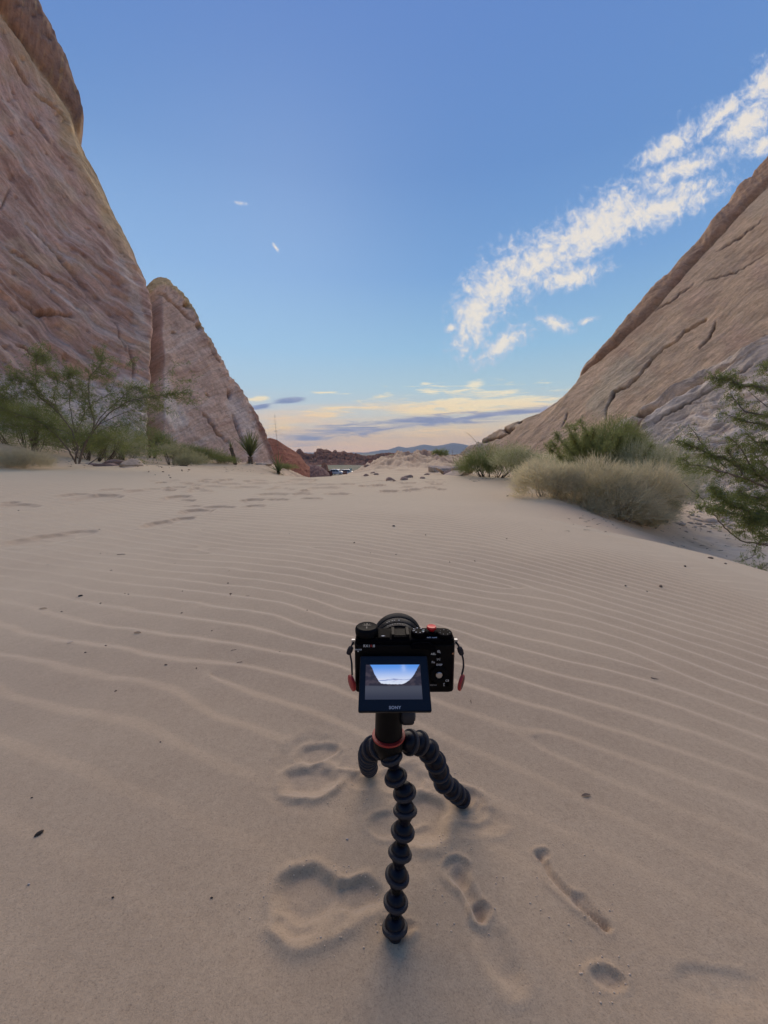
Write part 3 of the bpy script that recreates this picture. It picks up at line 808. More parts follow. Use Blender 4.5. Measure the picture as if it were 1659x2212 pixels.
# ---- far ridges, each with its own distance, front and back slope
def ridge(name, prof, Y, base_z, front_d, back_d, c1, c2, rough, n=260, rows=46, freq=None, jag=0.0, cm=0.6):
    pr = np.array(prof, float)
    px = np.linspace(pr[0, 0], pr[-1, 0], n)
    a, b = ray(px, np.interp(px, pr[:, 0], pr[:, 1]))
    zc = EYE + b * Y; xc = a * Y
    j = np.concatenate([-np.linspace(1, 0, rows) ** 1.2, np.linspace(0, 1, 10)[1:]])
    Yg = Y + np.where(j < 0, j * front_d, j * back_d)
    shape = np.where(j < 0, (1 - np.abs(j)) ** 1.15, 1 - np.abs(j) ** 1.5)
    X = np.repeat(xc[None, :], len(j), 0) ; YY = np.repeat(Yg[:, None], n, 1)
    X = X * (YY / Y)
    H = np.maximum(zc - base_z, .02)
    fr = freq or 4.0 / max(H.max(), .1)
    rn = fbm(X * fr, YY * fr * .6, 0, 5, .58, True)
    Z = base_z + H[None, :] * shape[:, None]
    Z += rough * H.max() * rn * (np.sin(np.clip(shape, 0, 1) * np.pi)[:, None] * .9 + .0)
    Z += jag * H.max() * fbm(X * fr * 3, YY * 0, 3, 4, .6) * (shape[:, None] > .8)
    cc = lerp3(np.broadcast_to(np.array(c1), X.shape + (3,)), c2, cm * ss(fbm(X * fr * .8, YY * fr * .5, 7, 4), -.15, .35))
    Z[0] -= .5 * H.max() * .1 + .3
    st = np.stack([Z * fr * 1.5, X * fr * .5, 0 * X], -1)
    return rock_object(name, np.stack([X, YY, Z], -1), cc, st, ROCKF)
ROCKF = rock_mat('far_rock', .5, .25, .6)
C3 = lambda x, y: (460.8 + x * .4167, 806.5 + y * .4167)
C8 = lambda x, y: (662.4 + x * .10417, 967.7 + y * .10417)
redf = (.25, .115, .08); purp = (.13, .075, .065)
ridge('red_slope', [C3(270, 340), C3(295, 334), C3(330, 345), C3(380, 378), C3(420, 402), C3(450, 425), C3(480, 468), C3(500, 485)], 52, -4.2, 14, 20, (.40, .155, .09), (.33, .12, .075), .10, 160)
ridge('jagged_red_hills', [C3(400, 470), C3(425, 410), C3(437, 392), C3(450, 390), C3(470, 412), C3(500, 418)] + [C8(*p) for p in [(140, 130), (165, 75), (195, 80), (205, 20), (250, 12), (315, 10), (355, 35), (375, 25), (440, 38), (490, 60), (530, 90), (570, 40), (610, 42), (640, 85), (720, 75), (760, 60), (800, 70), (850, 105), (890, 100), (930, 90), (995, 130), (1005, 110), (1050, 118), (1130, 150), (1220, 175), (1350, 165)]]
      + [C3(820, 428), C3(860, 416), C3(900, 411), C3(940, 412), C3(985, 424), C3(1000, 440)], 300, -9, 60, 60, redf, purp, .34, 420, 60, .20, .09, .9)
ridge('low_red_mesa', [C3(1080, 455), C3(1092, 438), C3(1110, 432), C3(1150, 430), C3(1175, 424), C3(1215, 424), C3(1290, 420), C3(1400, 430)], 120, -7, 14, 20, (.33, .15, .10), (.24, .12, .10), .16, 160)
ridge('dark_far_ridge', [C3(960, 440), C3(1000, 428), C3(1030, 421), C3(1080, 420), C3(1140, 424), C3(1200, 424), C3(1290, 418), C3(1500, 424)], 1500, -22, 200, 200, (.13, .10, .10), (.17, .12, .11), .1, 160)
ridge('blue_mountains', [(560, 990), (700, 984), C3(770, 425), C3(815, 410), C3(870, 397), C3(905, 396), C3(960, 378), C3(1000, 386), C3(1040, 380), C3(1090, 368), C3(1150, 377), C3(1190, 371), C3(1240, 360), C3(1290, 366), C3(1330, 376), (1060, 972), (1140, 962), (1250, 985)], 9000, -40, 1500, 1500, (.16, .15, .15), (.20, .17, .16), .16, 260)
ridge('red_boulder_cone', [C8(270, 470), C8(300, 380), C8(320, 320), C8(350, 300), C8(400, 310), C8(430, 360), C8(450, 430), C8(470, 480)], 118, -7.6, 5, 6, (.36, .17, .10), (.30, .14, .09), .15, 60, 24)
ridge('pink_rock_bank', [(612, 1022), (630, 1010), (645, 1004), (665, 1003), (690, 1006), (700, 1012), (708, 1020), (712, 1026)], 70, -5, 8, 8, (.34, .20, .16), (.27, .15, .12), .22, 120, 30)
# ================================================================ plants
def leafmat(name, c, rough=.75, vary=.25, vs=6):
    m_ = mat(name, c, rough, spec=.25, vary=vary, vscale=vs, detail=6)
    nt = m_.node_tree; bs = nt.nodes['Principled BSDF']; out = nt.nodes['Material Output']
    tr = nt.nodes.new('ShaderNodeBsdfTranslucent'); mx = nt.nodes.new('ShaderNodeMixShader'); mx.inputs[0].default_value = .42
    tr.inputs[0].default_value = (c[0] * 1.5, c[1] * 1.5, c[2] * 1.3, 1)
    nt.links.new(bs.outputs[0], mx.inputs[1]); nt.links.new(tr.outputs[0], mx.inputs[2]); nt.links.new(mx.outputs[0], out.inputs[0])
    return m_
GREEN = leafmat('mesquite_leaf', (.185, .22, .085)); GREEN2 = leafmat('shrub_leaf', (.22, .25, .105))
OLIVE = leafmat('sage_leaf', (.34, .34, .22)); STRAW = leafmat('dry_straw', (.60, .54, .40), vary=.6, vs=16); DUST = leafmat('dusty_green_twig', (.43, .43, .30), vary=.5, vs=16)
BARK = mat('grey_bark', (.20, .165, .135), .9, vary=.3, vscale=40, bump=.5); TWIG = mat('dark_twig', (.13, .10, .075), .9, vary=.2)
PALEBARK = mat('pale_dead_branch', (.36, .33, .31), .9, vary=.2)
YUC = leafmat('yucca_leaf', (.115, .135, .062)); YDEAD = leafmat('dead_yucca_leaf', (.36, .30, .20))

def unit(v):
    return v / (np.linalg.norm(v, axis=-1, keepdims=True) + 1e-9)

def ribbons(base, tip, width, bend, segs=3):
    """thin tapering blades: arrays of base and tip points, bend = sideways offset at the middle"""
    n = len(base)
    ax = tip - base
    side = unit(np.cross(ax, rng.normal(size=(n, 3))))
    V = []
    for k in range(segs):
        t = k / segs
        c = base + ax * t + bend * (4 * t * (1 - t))
        w = (width * (1 - t * .8))[:, None] * side
        V += [c - w, c + w]
    V.append(tip)
    V = np.stack(V, 1)                      # n, 2*segs+1, 3
    m = 2 * segs + 1
    off = (np.arange(n) * m)[:, None]
    tr = []
    for k in range(segs - 1):
        a = 2 * k
        tr += [[a, a + 1, a + 3], [a, a + 3, a + 2]]
    tr.append([2 * segs - 2, 2 * segs - 1, 2 * segs])
    T = (np.array(tr).ravel()[None, :] + off).reshape(-1, 3)
    return V.reshape(-1, 3), T

def leaf_tris(c, d, L, Wd):
    """one pointed leaflet per centre: a kite of two triangles"""
    n = len(c); d = unit(d)
    s = unit(np.cross(d, rng.normal(size=(n, 3))))
    L = np.broadcast_to(L, (n,))[:, None]; Wd = np.broadcast_to(Wd, (n,))[:, None]
    V = np.stack([c, c + d * L * .45 + s * Wd, c + d * L, c + d * L * .45 - s * Wd], 1)
    off = (np.arange(n) * 4)[:, None]
    T = (np.array([0, 1, 2, 0, 2, 3])[None, :] + off).reshape(-1, 3)
    return V.reshape(-1, 3), T

def join(parts):
    V = []; T = []; o = 0
    for v, t in parts:
        V.append(v); T.append(t + o); o += len(v)
    return np.concatenate(V), np.concatenate(T)

def tube(pts, radii, sides=6):
    pts = np.asarray(pts, float); n = len(pts)
    radii = np.asarray(radii, float)
    tan_ = unit(np.gradient(pts, axis=0))
    ref = np.array([0, 0, 1.0]) if abs(tan_[0, 2]) < .9 else np.array([1.0, 0, 0])
    u = unit(np.cross(tan_, ref)); v = np.cross(tan_, u)
    a = np.linspace(0, 2 * np.pi, sides, endpoint=False)
    ring = pts[:, None] + radii[:, None, None] * (np.cos(a)[None, :, None] * u[:, None] + np.sin(a)[None, :, None] * v[:, None])
    V = ring.reshape(-1, 3); T = []
    for i in range(n - 1):
        for k in range(sides):
            a0 = i * sides + k; a1 = i * sides + (k + 1) % sides
            T += [[a0, a1, a1 + sides], [a0, a1 + sides, a0 + sides]]
    return V, np.array(T)

def smooth_path(P, n, wob=0.0):
    P = np.asarray([tuple(p) for p in P], float)
    t = np.linspace(0, len(P) - 1, len(P)); tt = np.linspace(0, len(P) - 1, n)
    out = np.stack([np.interp(tt, t, P[:, k]) for k in range(3)], -1)
    for _ in range(2):
        out[1:-1] = .25 * out[:-2] + .5 * out[1:-1] + .25 * out[2:]
    if wob:
        out[1:] += wob * np.cumsum(rng.normal(size=(n - 1, 3)), 0) / math.sqrt(n)
    return out

def bush(name, label, cat, c, size, n, L, w, m1, group=None, lobes=5, leaves=0, leafm=None, leafL=.02, leafW=.004, droop=0.0, upk=.6, stemm=None, nst=40, seed=1, fill=.35):
    """rounded shrub: stems from the root, fine twigs filling several lobes, leaflets if asked"""
    global rng
    rng = np.random.default_rng(seed)
    c = np.array(c, float); size = np.array(size, float)
    root = tag(empty(name, c), label, cat, group)
    lc = rng.uniform(-1, 1, (lobes, 3)) * [.62, .55, .25] + [0, 0, .38]; lr = rng.uniform(.42, .72, lobes)
    if lobes > 8:
        lc = rng.uniform(-1, 1, (lobes, 3)) * [.72, .60, .38] + [0, 0, .34]; lr = rng.uniform(.22, .42, lobes)
        lc[:, 2] *= 1 - .45 * np.abs(lc[:, 0])
    k = rng.integers(0, lobes, n)
    d = unit(rng.normal(size=(n, 3))); d[:, 2] = np.abs(d[:, 2]) * 1.0 - .25
    rad = (fill + (1 - fill) * rng.random(n) ** .5)
    p = lc[k] + d * (lr[k] * rad)[:, None]
    p[:, 2] = np.abs(p[:, 2])
    p = p * size
    dirv = unit(d * [1, 1, .6] + [0, 0, upk] + rng.normal(size=(n, 3)) * .45)
    ln = L * rng.uniform(.5, 1.3, n)
    tip = p + dirv * ln[:, None]
    tip[:, 2] -= droop * ln
    V, T = ribbons(p, tip, np.full(n, w) * rng.uniform(.6, 1.4, n), rng.normal(size=(n, 3)) * (ln * .08)[:, None], 3 if L > .1 else 2)
    o = link('twigs', mesh_np('twigs', V, T), m1, root, False); tag(o, kind='stuff')
    if leaves:
        i = rng.integers(0, n, leaves); t = rng.random(leaves)[:, None]
        lp = p[i] * (1 - t) + tip[i] * t
        ld = dirv[i] + rng.normal(size=(leaves, 3)) * .7
        V, T = leaf_tris(lp, ld, leafL * rng.uniform(.6, 1.3, leaves), leafW)
        o = link('foliage', mesh_np('foliage', V, T), leafm, root, False); tag(o, kind='stuff')
    parts = []
    for s in range(nst):
        q = lc[rng.integers(0, lobes)] * size * rng.uniform(.7, 1.1, 3)
        q[2] = abs(q[2]) + .1 * size[2]
        b0 = np.array([q[0] * .5, q[1] * .5, -.03])
        mid = (b0 + q) / 2 + rng.normal(size=3) * .06 * size
        parts.append(tube(smooth_path([b0, mid, q], 7), np.linspace(.008, .003, 7) * max(size[2], .3) * 1.3, 4))
    V, T = join(parts)
    tag(link('stems', mesh_np('stems', V, T), stemm or TWIG, root, False), kind='stuff')
    return root

def tree_from(name, label, cat, group, limbs, leaf_m, bark_m, leafL, leafW, tw_len, tw_step, leaf_den, seed, r0=.02, droop=.0, leafy_from=.35, pin=True, wscale=1.0):
    """small tree or shrub grown along given limbs (each a list of 3D points and a start radius)"""
    global rng
    rng = np.random.default_rng(seed)
    base = np.array(limbs[0][0][0], float)
    root = tag(empty(name, base), label, cat, group)
    wood = []; lv = []
    for pts, r, lf in limbs:
        P_ = smooth_path(pts, max(10, int(len(pts) * 6)), 0)
        P_ = P_ - base
        seglen = np.linalg.norm(np.diff(P_, axis=0), axis=1); tot = seglen.sum()
        P_[1:] += np.cumsum(rng.normal(size=(len(P_) - 1, 3)), 0) * .006 * tot / 2
        wood.append(tube(P_, np.linspace(r, max(r * .15, .0012), len(P_)) * wscale, 6))
        if lf <= 0: continue
        nt_ = int(tot / tw_step * lf)
        tpos = rng.uniform(leafy_from if r > .012 else .08, 1.0, nt_)
        idx = tpos * (len(P_) - 1); i0 = np.minimum(idx.astype(int), len(P_) - 2); fr = (idx - i0)[:, None]
        bp = P_[i0] * (1 - fr) + P_[i0 + 1] * fr
        ax = unit(P_[i0 + 1] - P_[i0])
        dv = unit(ax * .75 + unit(rng.normal(size=(nt_, 3))) * .75 + [0, 0, .12])
        ln = tw_len * rng.uniform(.35, 1.15, nt_) * (1.15 - .6 * tpos)
        tip = bp + dv * ln[:, None]; tip[:, 2] -= droop * ln
        bend = rng.normal(size=(nt_, 3)) * (ln * .08)[:, None]
        lv_w = ribbons(bp, tip, np.full(nt_, .0016) * (1 + r * 20), bend, 3)
        wood.append(lv_w)
        # leaves: pinnate sprays hanging off each twig
        npt = np.maximum((ln * leaf_den).astype(int), 2)
        ii = np.repeat(np.arange(nt_), npt); t = rng.random(len(ii))[:, None]
        c_ = bp[ii] * (1 - t) + tip[ii] * t + bend[ii] * 4 * t * (1 - t)
        if pin:
            rach = unit(dv[ii] * .5 + unit(rng.normal(size=(len(ii), 3))) * .8 + [0, 0, -.35])
            K = 7
            side = unit(np.cross(rach, rng.normal(size=(len(ii), 3))))
            cs = []; ds = []
            RL = leafL * 3.4
            for k in range(K):
                s = (-1) ** k
                cs.append(c_ + rach * (RL * (k + 1) / K)); ds.append(side * s + rach * .5 + rng.normal(size=(len(ii), 3)) * .15)
            cs = np.concatenate(cs); ds = np.concatenate(ds)
        else:
            cs = c_; ds = dv[ii] + rng.normal(size=(len(ii), 3)) * .8
        lv.append(leaf_tris(cs, ds, leafL * rng.uniform(.7, 1.2, len(cs)), leafW))
    V, T = join(wood)
    link('branches', mesh_np('branches', V, T), bark_m, root, False)
    if lv:
        V, T = join(lv)
        tag(link('foliage', mesh_np('foliage', V, T), leaf_m, root, False), kind='stuff')
        print(name, 'leaf tris', len(T))
    return root

def A(pt, Y):
    v = at(pt[0], pt[1], Y); return np.array(v)

# ---- mesquite at the left with its pale forked trunk
def L4(pts, Y0, Y1=None):
    Y1 = Y0 if Y1 is None else Y1
    return [A(C4(*p), Y0 + (Y1 - Y0) * i / max(len(pts) - 1, 1)) for i, p in enumerate(pts)]
ml = []
b0 = (430, 812)
for pts, Y1, r, lf in [
    ([b0, (385, 735), (310, 650), (200, 560), (60, 520), (-60, 470)], 7.2, .030, 1.3), ([b0, (440, 735), (425, 640), (330, 520), (200, 430), (185, 300), (190, 185), (250, 215)], 7.6, .028, 1.5),
    ([(448, 812), (480, 690), (540, 590), (520, 470), (515, 340), (590, 260), (590, 200)], 8.0, .030, 1.3), ([(448, 812), (500, 670), (600, 560), (720, 480), (860, 440), (980, 435), (1040, 430)], 8.3, .026, 1.2),
    ([(480, 700), (570, 560), (690, 450), (760, 380), (830, 400)], 8.4, .018, 1.3), ([(560, 590), (690, 520), (820, 470), (960, 500)], 8.5, .014, 1.0),
    ([(820, 440), (1000, 448), (1080, 460), (1168, 466)], 8.6, .007, .35), ([(760, 420), (860, 380), (940, 300), (1000, 225)], 8.7, .008, .35), ([(860, 380), (980, 350), (1060, 330), (1110, 325)], 8.8, .006, .25),
    ([(520, 340), (600, 300), (700, 262), (750, 255)], 8.2, .008, .6), ([(425, 640), (390, 480), (400, 360), (385, 300)], 7.8, .016, 1.5), ([(330, 520), (260, 440), (150, 350), (60, 330)], 7.4, .014, 1.5),
    ([(200, 430), (120, 400), (40, 440), (-40, 420)], 7.2, .012, 1.6), ([(190, 300), (140, 310), (60, 320)], 7.5, .007, 1.2), ([(190, 230), (225, 215), (255, 232)], 7.6, .005, 1.0),
    ([(430, 735), (400, 640), (250, 600), (100, 600), (20, 590)], 7.3, .014, 1.5), ([(385, 735), (250, 690), (130, 640)], 7.4, .010, 1.0),
    ([(430, 735), (450, 660), (560, 640), (640, 610), (720, 600)], 7.7, .012, 1.2), ([(560, 640), (660, 690), (760, 720), (840, 735), (885, 750)], 7.8, .007, .9), ([(640, 610), (740, 590), (820, 560)], 8.2, .008, 1.2),
    ([(425, 640), (470, 540), (480, 430), (440, 330), (405, 270)], 7.9, .012, 1.4), ([(520, 470), (620, 420), (650, 330), (600, 290)], 8.1, .010, 1.0), ([(440, 735), (470, 740), (520, 700), (540, 650)], 7.8, .008, .6),
    ([(500, 817), (560, 775), (600, 745), (680, 735)], 7.9, .016, .25), ([(385, 745), (340, 740), (300, 755)], 7.9, .006, 0), ([(330, 520), (300, 430), (330, 350), (300, 290)], 7.7, .010, 1.4), ([(100, 560), (40, 500), (0, 420), (20, 360)], 7.1, .010, 1.5)]:
    ml.append((L4(pts, 8.0, Y1), r, lf))
tree_from('mesquite_tree', 'feathery green mesquite with a pale forked trunk standing in the sand before the left cliff', 'tree', None, ml,
          GREEN, BARK,   .021, .0055, .48, .030, 30, 21, droop=.15, wscale=.6)

# ---- mesquite boughs reaching in from the right, root just outside on the right bank
CR = lambda x, y: (1382.5 + x * .2343, 748.8 + y * .2343)
def R4(pts, Y0, Y1): return [A(CR(*p), Y0 + (Y1 - Y0) * i / max(len(pts) - 1, 1)) for i, p in enumerate(pts)]
mr = []
rt = (1750, 2000)
for pts, Y0, Y1, r, lf in [
    ([rt, (1600, 1600), (1180, 1235), (950, 1180), (700, 1075), (480, 975), (305, 915)], 3.0, 3.1, .022, 1.5), ([(800, 1120), (660, 1000), (570, 890), (500, 770), (460, 735)], 3.05, 3.2, .006, .55),
    ([(1180, 1300), (1000, 1250), (800, 1170), (620, 1110), (440, 1090), (370, 1050)], 3.0, 2.9, .010, 1.2), ([rt, (1500, 900), (1180, 405), (900, 385), (780, 370), (680, 345)], 3.0, 3.3, .018, .8),
    ([(1300, 700), (1180, 640), (960, 600), (900, 520), (840, 440)], 3.0, 3.2, .009, 1.4), ([(1300, 760), (1180, 712), (1000, 695), (900, 655), (775, 610)], 3.0, 3.1, .009, 1.5),
    ([(1180, 1250), (1060, 1150), (960, 980), (850, 850)], 3.0, 3.0, .009, 1.5), ([(1300, 900), (1180, 885), (1060, 880), (970, 780)], 3.0, 3.0, .009, 1.5),
    ([rt, (1400, 1620), (1180, 1545), (900, 1480), (800, 1380), (725, 1285)], 3.0, 2.8, .016, 1.9), ([(1300, 1640), (1100, 1600), (900, 1560), (700, 1505), (548, 1500)], 3.0, 2.7, .010, 1.7),
    ([rt, (1350, 1870), (1180, 1830), (990, 1790), (850, 1700), (720, 1540), (600, 1400), (420, 1245)], 3.0, 3.0, .010, .12), ([(1300, 1800), (1180, 1760), (1050, 1680), (900, 1720)], 3.0, 2.9, .008, 1.3),
    ([(1250, 1830), (1080, 1800), (1040, 1950), (900, 1990)], 3.0, 2.9, .005, .45), ([(1300, 1950), (1180, 1990), (1100, 2060), (980, 2130)], 3.0, 2.8, .005, .45), ([(1400, 1300), (1180, 1400), (1000, 1370), (920, 1330)], 3.0, 2.9, .010, 2.2),
    ([(1400, 1400), (1180, 1480), (1050, 1440), (960, 1400)], 3.0, 3.1, .010, 2.2), ([(1400, 1180), (1180, 1130), (1100, 1060), (1000, 900)], 3.0, 3.1, .008, 1.3), ([(1450, 300), (1250, 200), (1150, 230), (1160, 150)], 3.0, 3.2, .008, .9),
    ([(1250, 500), (1180, 430), (1120, 380), (1010, 385)], 3.0, 3.2, .006, .8), ([(950, 1180), (880, 1060), (820, 980), (800, 950)], 3.0, 3.05, .005, 1.0), ([(1180, 560), (1080, 480), (1000, 410)], 3.1, 3.2, .004, .1),
    ([(1350, 1700), (1180, 1640), (1060, 1600), (980, 1640)], 3.0, 2.85, .008, 1.7), ([(1300, 1050), (1180, 960), (1080, 900)], 3.0, 2.95, .008, 1.2)]:
    mr.append((R4(pts, Y0, Y1), r, lf))
tree_from('mesquite_tree', 'dark green mesquite boughs reaching in over the sand from the right edge', 'tree', None, mr,
          GREEN, BARK, 0.0125, .0034, .115, .0150, 90, 22, droop=.10, leafy_from=.25)

# ---- shrubs along the foot of the left cliff
def GP(px, py, Y):
    a, b = ray(px, py); x = float(a) * Y
    return (x, Y, ground_z(x, Y) - .02)
G1 = 'shrubs along the foot of the left cliff'; 
bush('green_shrub', 'dense olive green shrub at the left edge behind the mesquite', 'shrub', GP(60, 925, 9.6), (1.4, .8, 1.25), 5200, .22, .0030, GREEN2, leaves=9000, leafm=GREEN2, leafL=.03, leafW=.008, seed=31)
bush('green_shrub', 'low dark green shrub right behind the mesquite trunk', 'shrub', GP(190, 930, 9.8), (1.3, .7, .95), 4200, .2, .0028, GREEN2, leaves=6000, leafm=GREEN2, leafL=.03, leafW=.008, seed=32)
bush('sage_bush', 'grey green sagebrush on the sand bank below the gully in the left cliff', 'shrub', GP(262, 940, 11.5), (1.15, .7, .85), 6000, .16, .0030, OLIVE, leaves=5000, leafm=OLIVE, leafL=.02, leafW=.005, seed=33)
bush('green_shrub', 'small yellow green shrub tucked into the gully mouth', 'shrub', GP(310, 905, 14.0), (.9, .5, 1.0), 3000, .2, .003, GREEN2, leaves=3500, leafm=GREEN2, leafL=.03, leafW=.008, seed=34)
bush('sage_bush', 'rounded grey sagebrush in front of the white patch of the dome', 'shrub', GP(370, 965, 12.5), (1.05, .6, .68), 5000, .15, .003, OLIVE, leaves=3500, leafm=OLIVE, leafL=.02, leafW=.005, seed=35)
bush('green_shrub', 'long dark green shrub leaning on the foot of the rock dome', 'shrub', GP(430, 962, 15.5), (1.5, .6, .78), 5200, .2, .003, GREEN2, leaves=6500, leafm=GREEN2, leafL=.03, leafW=.008, seed=36)
bush('green_shrub', 'low green shrub between the dome and the yuccas', 'shrub', GP(478, 975, 16.5), (.75, .4, .42), 2500, .15, .003, GREEN2, leaves=2500, leafm=GREEN2, leafL=.03, leafW=.008, seed=37)
bush('grass_clump', 'pale dry grass clump at the left edge of the sand', 'grass', GP(25, 985, 7.2), (.75, .4, .30), 5200, .26, .0014, STRAW, upk=.9, seed=38, stemm=STRAW, nst=20)
bush('green_shrub', 'low green tuft behind the drooping yucca', 'shrub', GP(618, 990, 19), (.7, .4, .26), 1600, .16, .004, GREEN2, seed=39)
bush('green_shrub', 'dark round shrub on the far crest in the middle', 'shrub', (at(887, 1002, 24.0).x, 24.0, at(887, 1002, 24).z - .02), (.42, .35, .38), 2400, .16, .005, GREEN2, leaves=2400, leafm=GREEN, leafL=.05, leafW=.015, seed=40)
bush('dry_bush', 'small straw coloured bush on the crest beside the right slope', 'shrub', (at(922, 1024, 13.5).x, 13.5, at(922, 1024, 13.5).z), (.32, .3, .26), 2600, .12, .0025, DUST, seed=41)

# ---- shrubs at the foot of the right slope
def GR_(px, py, Y):
    v = at(px, py, Y); return (v.x, v.y, v.z)
bush('green_shrub', 'wispy green shrub at the foot of the right slope, nearest the middle', 'shrub', GP(1060, 1030, 8.6), (.80, .5, .66), 5000, .20, .0022, GREEN2, leaves=8000, leafm=GREEN, leafL=.024, leafW=.006, seed=51, upk=1.0)
bush('green_shrub', 'thin green shrub joining the wispy shrub to the tall one on the right bank', 'shrub', GP(1150, 1030, 7.6), (.70, .45, .66), 4500, .22, .002, DUST, leaves=5000, leafm=GREEN2, leafL=.022, leafW=.005, seed=52, upk=1.1)
mm = []
b_ = np.array(GP(1280, 1060, 6.3))
rng = np.random.default_rng(61)
for (tx, ty_) in [(480, 660), (540, 600), (600, 560), (640, 555), (672, 530), (700, 575), (745, 570), (770, 640), (840, 620), (900, 560), (930, 545), (960, 600), (1000, 640), (560, 650), (620, 620), (690, 600), (870, 610), (1040, 660), (520, 640), (820, 640)]:
    tp = A(C5(tx, ty_), 6.0 + rng.uniform(-.4, .5))
    mid = b_ * .5 + tp * .5 + rng.normal(size=3) * [.08, .08, .05] + [0, 0, .06]
    mm.append(([b_, mid, tp], .008, 1.4))
bush('green_shrub', 'leafy olive shrub directly behind the middle of the tan bush', 'shrub', GP(1290, 1050, 6.6), (.95, .4, 1.15), 11000, .22, .0022, GREEN2, leaves=20000, leafm=GREEN2, leafL=.022, leafW=.0055, seed=57, upk=1.1)
tree_from('green_shrub', 'tall bright green shrub with upright feathery shoots behind the tan bush', 'shrub', None, mm, GREEN2, TWIG, .015, .0042, .13, .011, 60, 62, leafy_from=.3)
bush('green_shrub', 'yellowish green shrub filling the gap behind the tan bush', 'shrub', GP(1330, 1060, 5.9), (1.0, .5, .74), 9000, .24, .0020, DUST, leaves=8000, leafm=GREEN2, leafL=.02, leafW=.004, seed=53, upk=1.2)
gx = GP(1185, 1085, 4.9); bush('dry_bush', 'rounded tan brush on the dune lip, left half of the pair', 'shrub', gx, (.44, .40, .44), 9000, .125, .0021, STRAW, leaves=9000, leafm=DUST, leafL=.014, leafW=.0024, stemm=PALEBARK, nst=22, seed=54, upk=.45, lobes=7)
bush('dry_bush', 'large tan brush with grey dead twigs on the dune lip, right half of the pair', 'shrub', GP(1322, 1098, 4.8), (.76, .48, .70), 17000, .15, .0023, STRAW, leaves=16000, leafm=DUST, leafL=.016, leafW=.0026, stemm=PALEBARK, nst=45, seed=55, upk=.55, lobes=8)
bush('dry_bush', 'greenish straw tuft at the right end of the tan brush', 'shrub', GP(1425, 1075, 5.3), (.32, .35, .58), 7000, .16, .0011, DUST, leaves=5000, leafm=GREEN2, leafL=.014, leafW=.0024, stemm=TWIG, nst=10, seed=56, upk=.9)
bush('dry_bush', 'low tan brush skirt spilling down the lee side under the large tan brush', 'shrub', GP(1335, 1100, 4.6), (.55, .30, .36), 7000, .13, .0021, STRAW, leaves=8000, leafm=DUST, leafL=.015, leafW=.0024, stemm=PALEBARK, nst=40, seed=58, upk=.4, lobes=12)
bush('dry_bush', 'tan brush at the lower right end of the brush row', 'shrub', GP(1400, 1100, 4.8), (.30, .30, .42), 4500, .15, .0021, STRAW, leaves=6000, leafm=DUST, leafL=.015, leafW=.0024, stemm=PALEBARK, nst=20, seed=59, upk=.5, lobes=9)

# ---- yuccas: every leaf its own piece
def yucca_leaf_mesh():
    V, T = ribbons(np.array([[0, 0, 0.0]]), np.array([[0, .0, 1.0]]), np.array([.020]), np.array([[.0, .0, 0]]), 4)
    # give it a keel and a bend
    V = V.copy(); V[:, 0] = [-.020, .020, -.024, .024, -.018, .018, -.011, .011, 0]; V[:, 1] = [0, 0, .01, .01, .035, .035, .08, .08, .16]
    V[:, 2] = [0, 0, .25, .25, .5, .5, .75, .75, 1.0]
    return mesh_np('leaf', V, T)
YL = yucca_leaf_mesh(); YL.materials.append(YUC)
YD = yucca_leaf_mesh(); YD.materials.append(YDEAD)
def yucca(label, base, trunk_h, L, nl, spread, lean=(0, 0), dead=20, seed=1, tr=.07, deadL=.6):
    r = random.Random(seed)
    root = tag(empty('yucca', base), label, 'yucca')
    top = Vector((lean[0] * trunk_h, lean[1] * trunk_h, trunk_h))
    pts = smooth_path([(0, 0, -.08), (top.x * .4, top.y * .4, trunk_h * .5), tuple(top)], 8)
    V, T = tube(pts, tr * (1 + .18 * np.sin(np.arange(8) * 2.1)), 9)
    link('trunk', mesh_np('trunk', V, T), mat('yucca_trunk', (.19, .14, .10), .95, vary=.4, vscale=20, bump=1, bdist=.02), root)
    for k in range(nl + dead):
        dd = k >= nl
        o = bpy.data.objects.new('leaf', YD if dd else YL); COL.objects.link(o); o.parent = root
        az = k * 2.39996 + r.uniform(-.3, .3)
        if dd: th = math.radians(r.uniform(135, 172))
        else: th = math.radians(spread * ((k + .5) / nl) ** .8 + r.uniform(-4, 4))
        o.location = top + Vector((0, 0, r.uniform(-.03, .05) - (r.uniform(0, .4) * trunk_h if dd else 0)))
        o.rotation_mode = 'XYZ'
        o.rotation_euler = (-th if not dd else -th, 0, az)
        s = L * r.uniform(.75, 1.1) * (deadL if dd else 1)
        o.scale = (L * 1.0 if not dd else L * .6, s, s)
    return root
yucca('tallest yucca, upright spiky green leaves above a skirt of pale dead ones', GP(541, 997, 17.0), .30, 1.18, 70, 44, (.02, 0), 60, 3, .10, .85)
yucca('short yucca with a bare leaning trunk left of the tallest one', GP(509, 1001, 17.2), .75, .42, 42, 100, (-.22, 0), 14, 4, .08, .5)
yucca('sprawling yucca with dark leaves drooping over the sand at the right of the three', GP(600, 1008, 16.0), .10, .80, 60, 98, (.3, -.1), 20, 5, .07, .6)
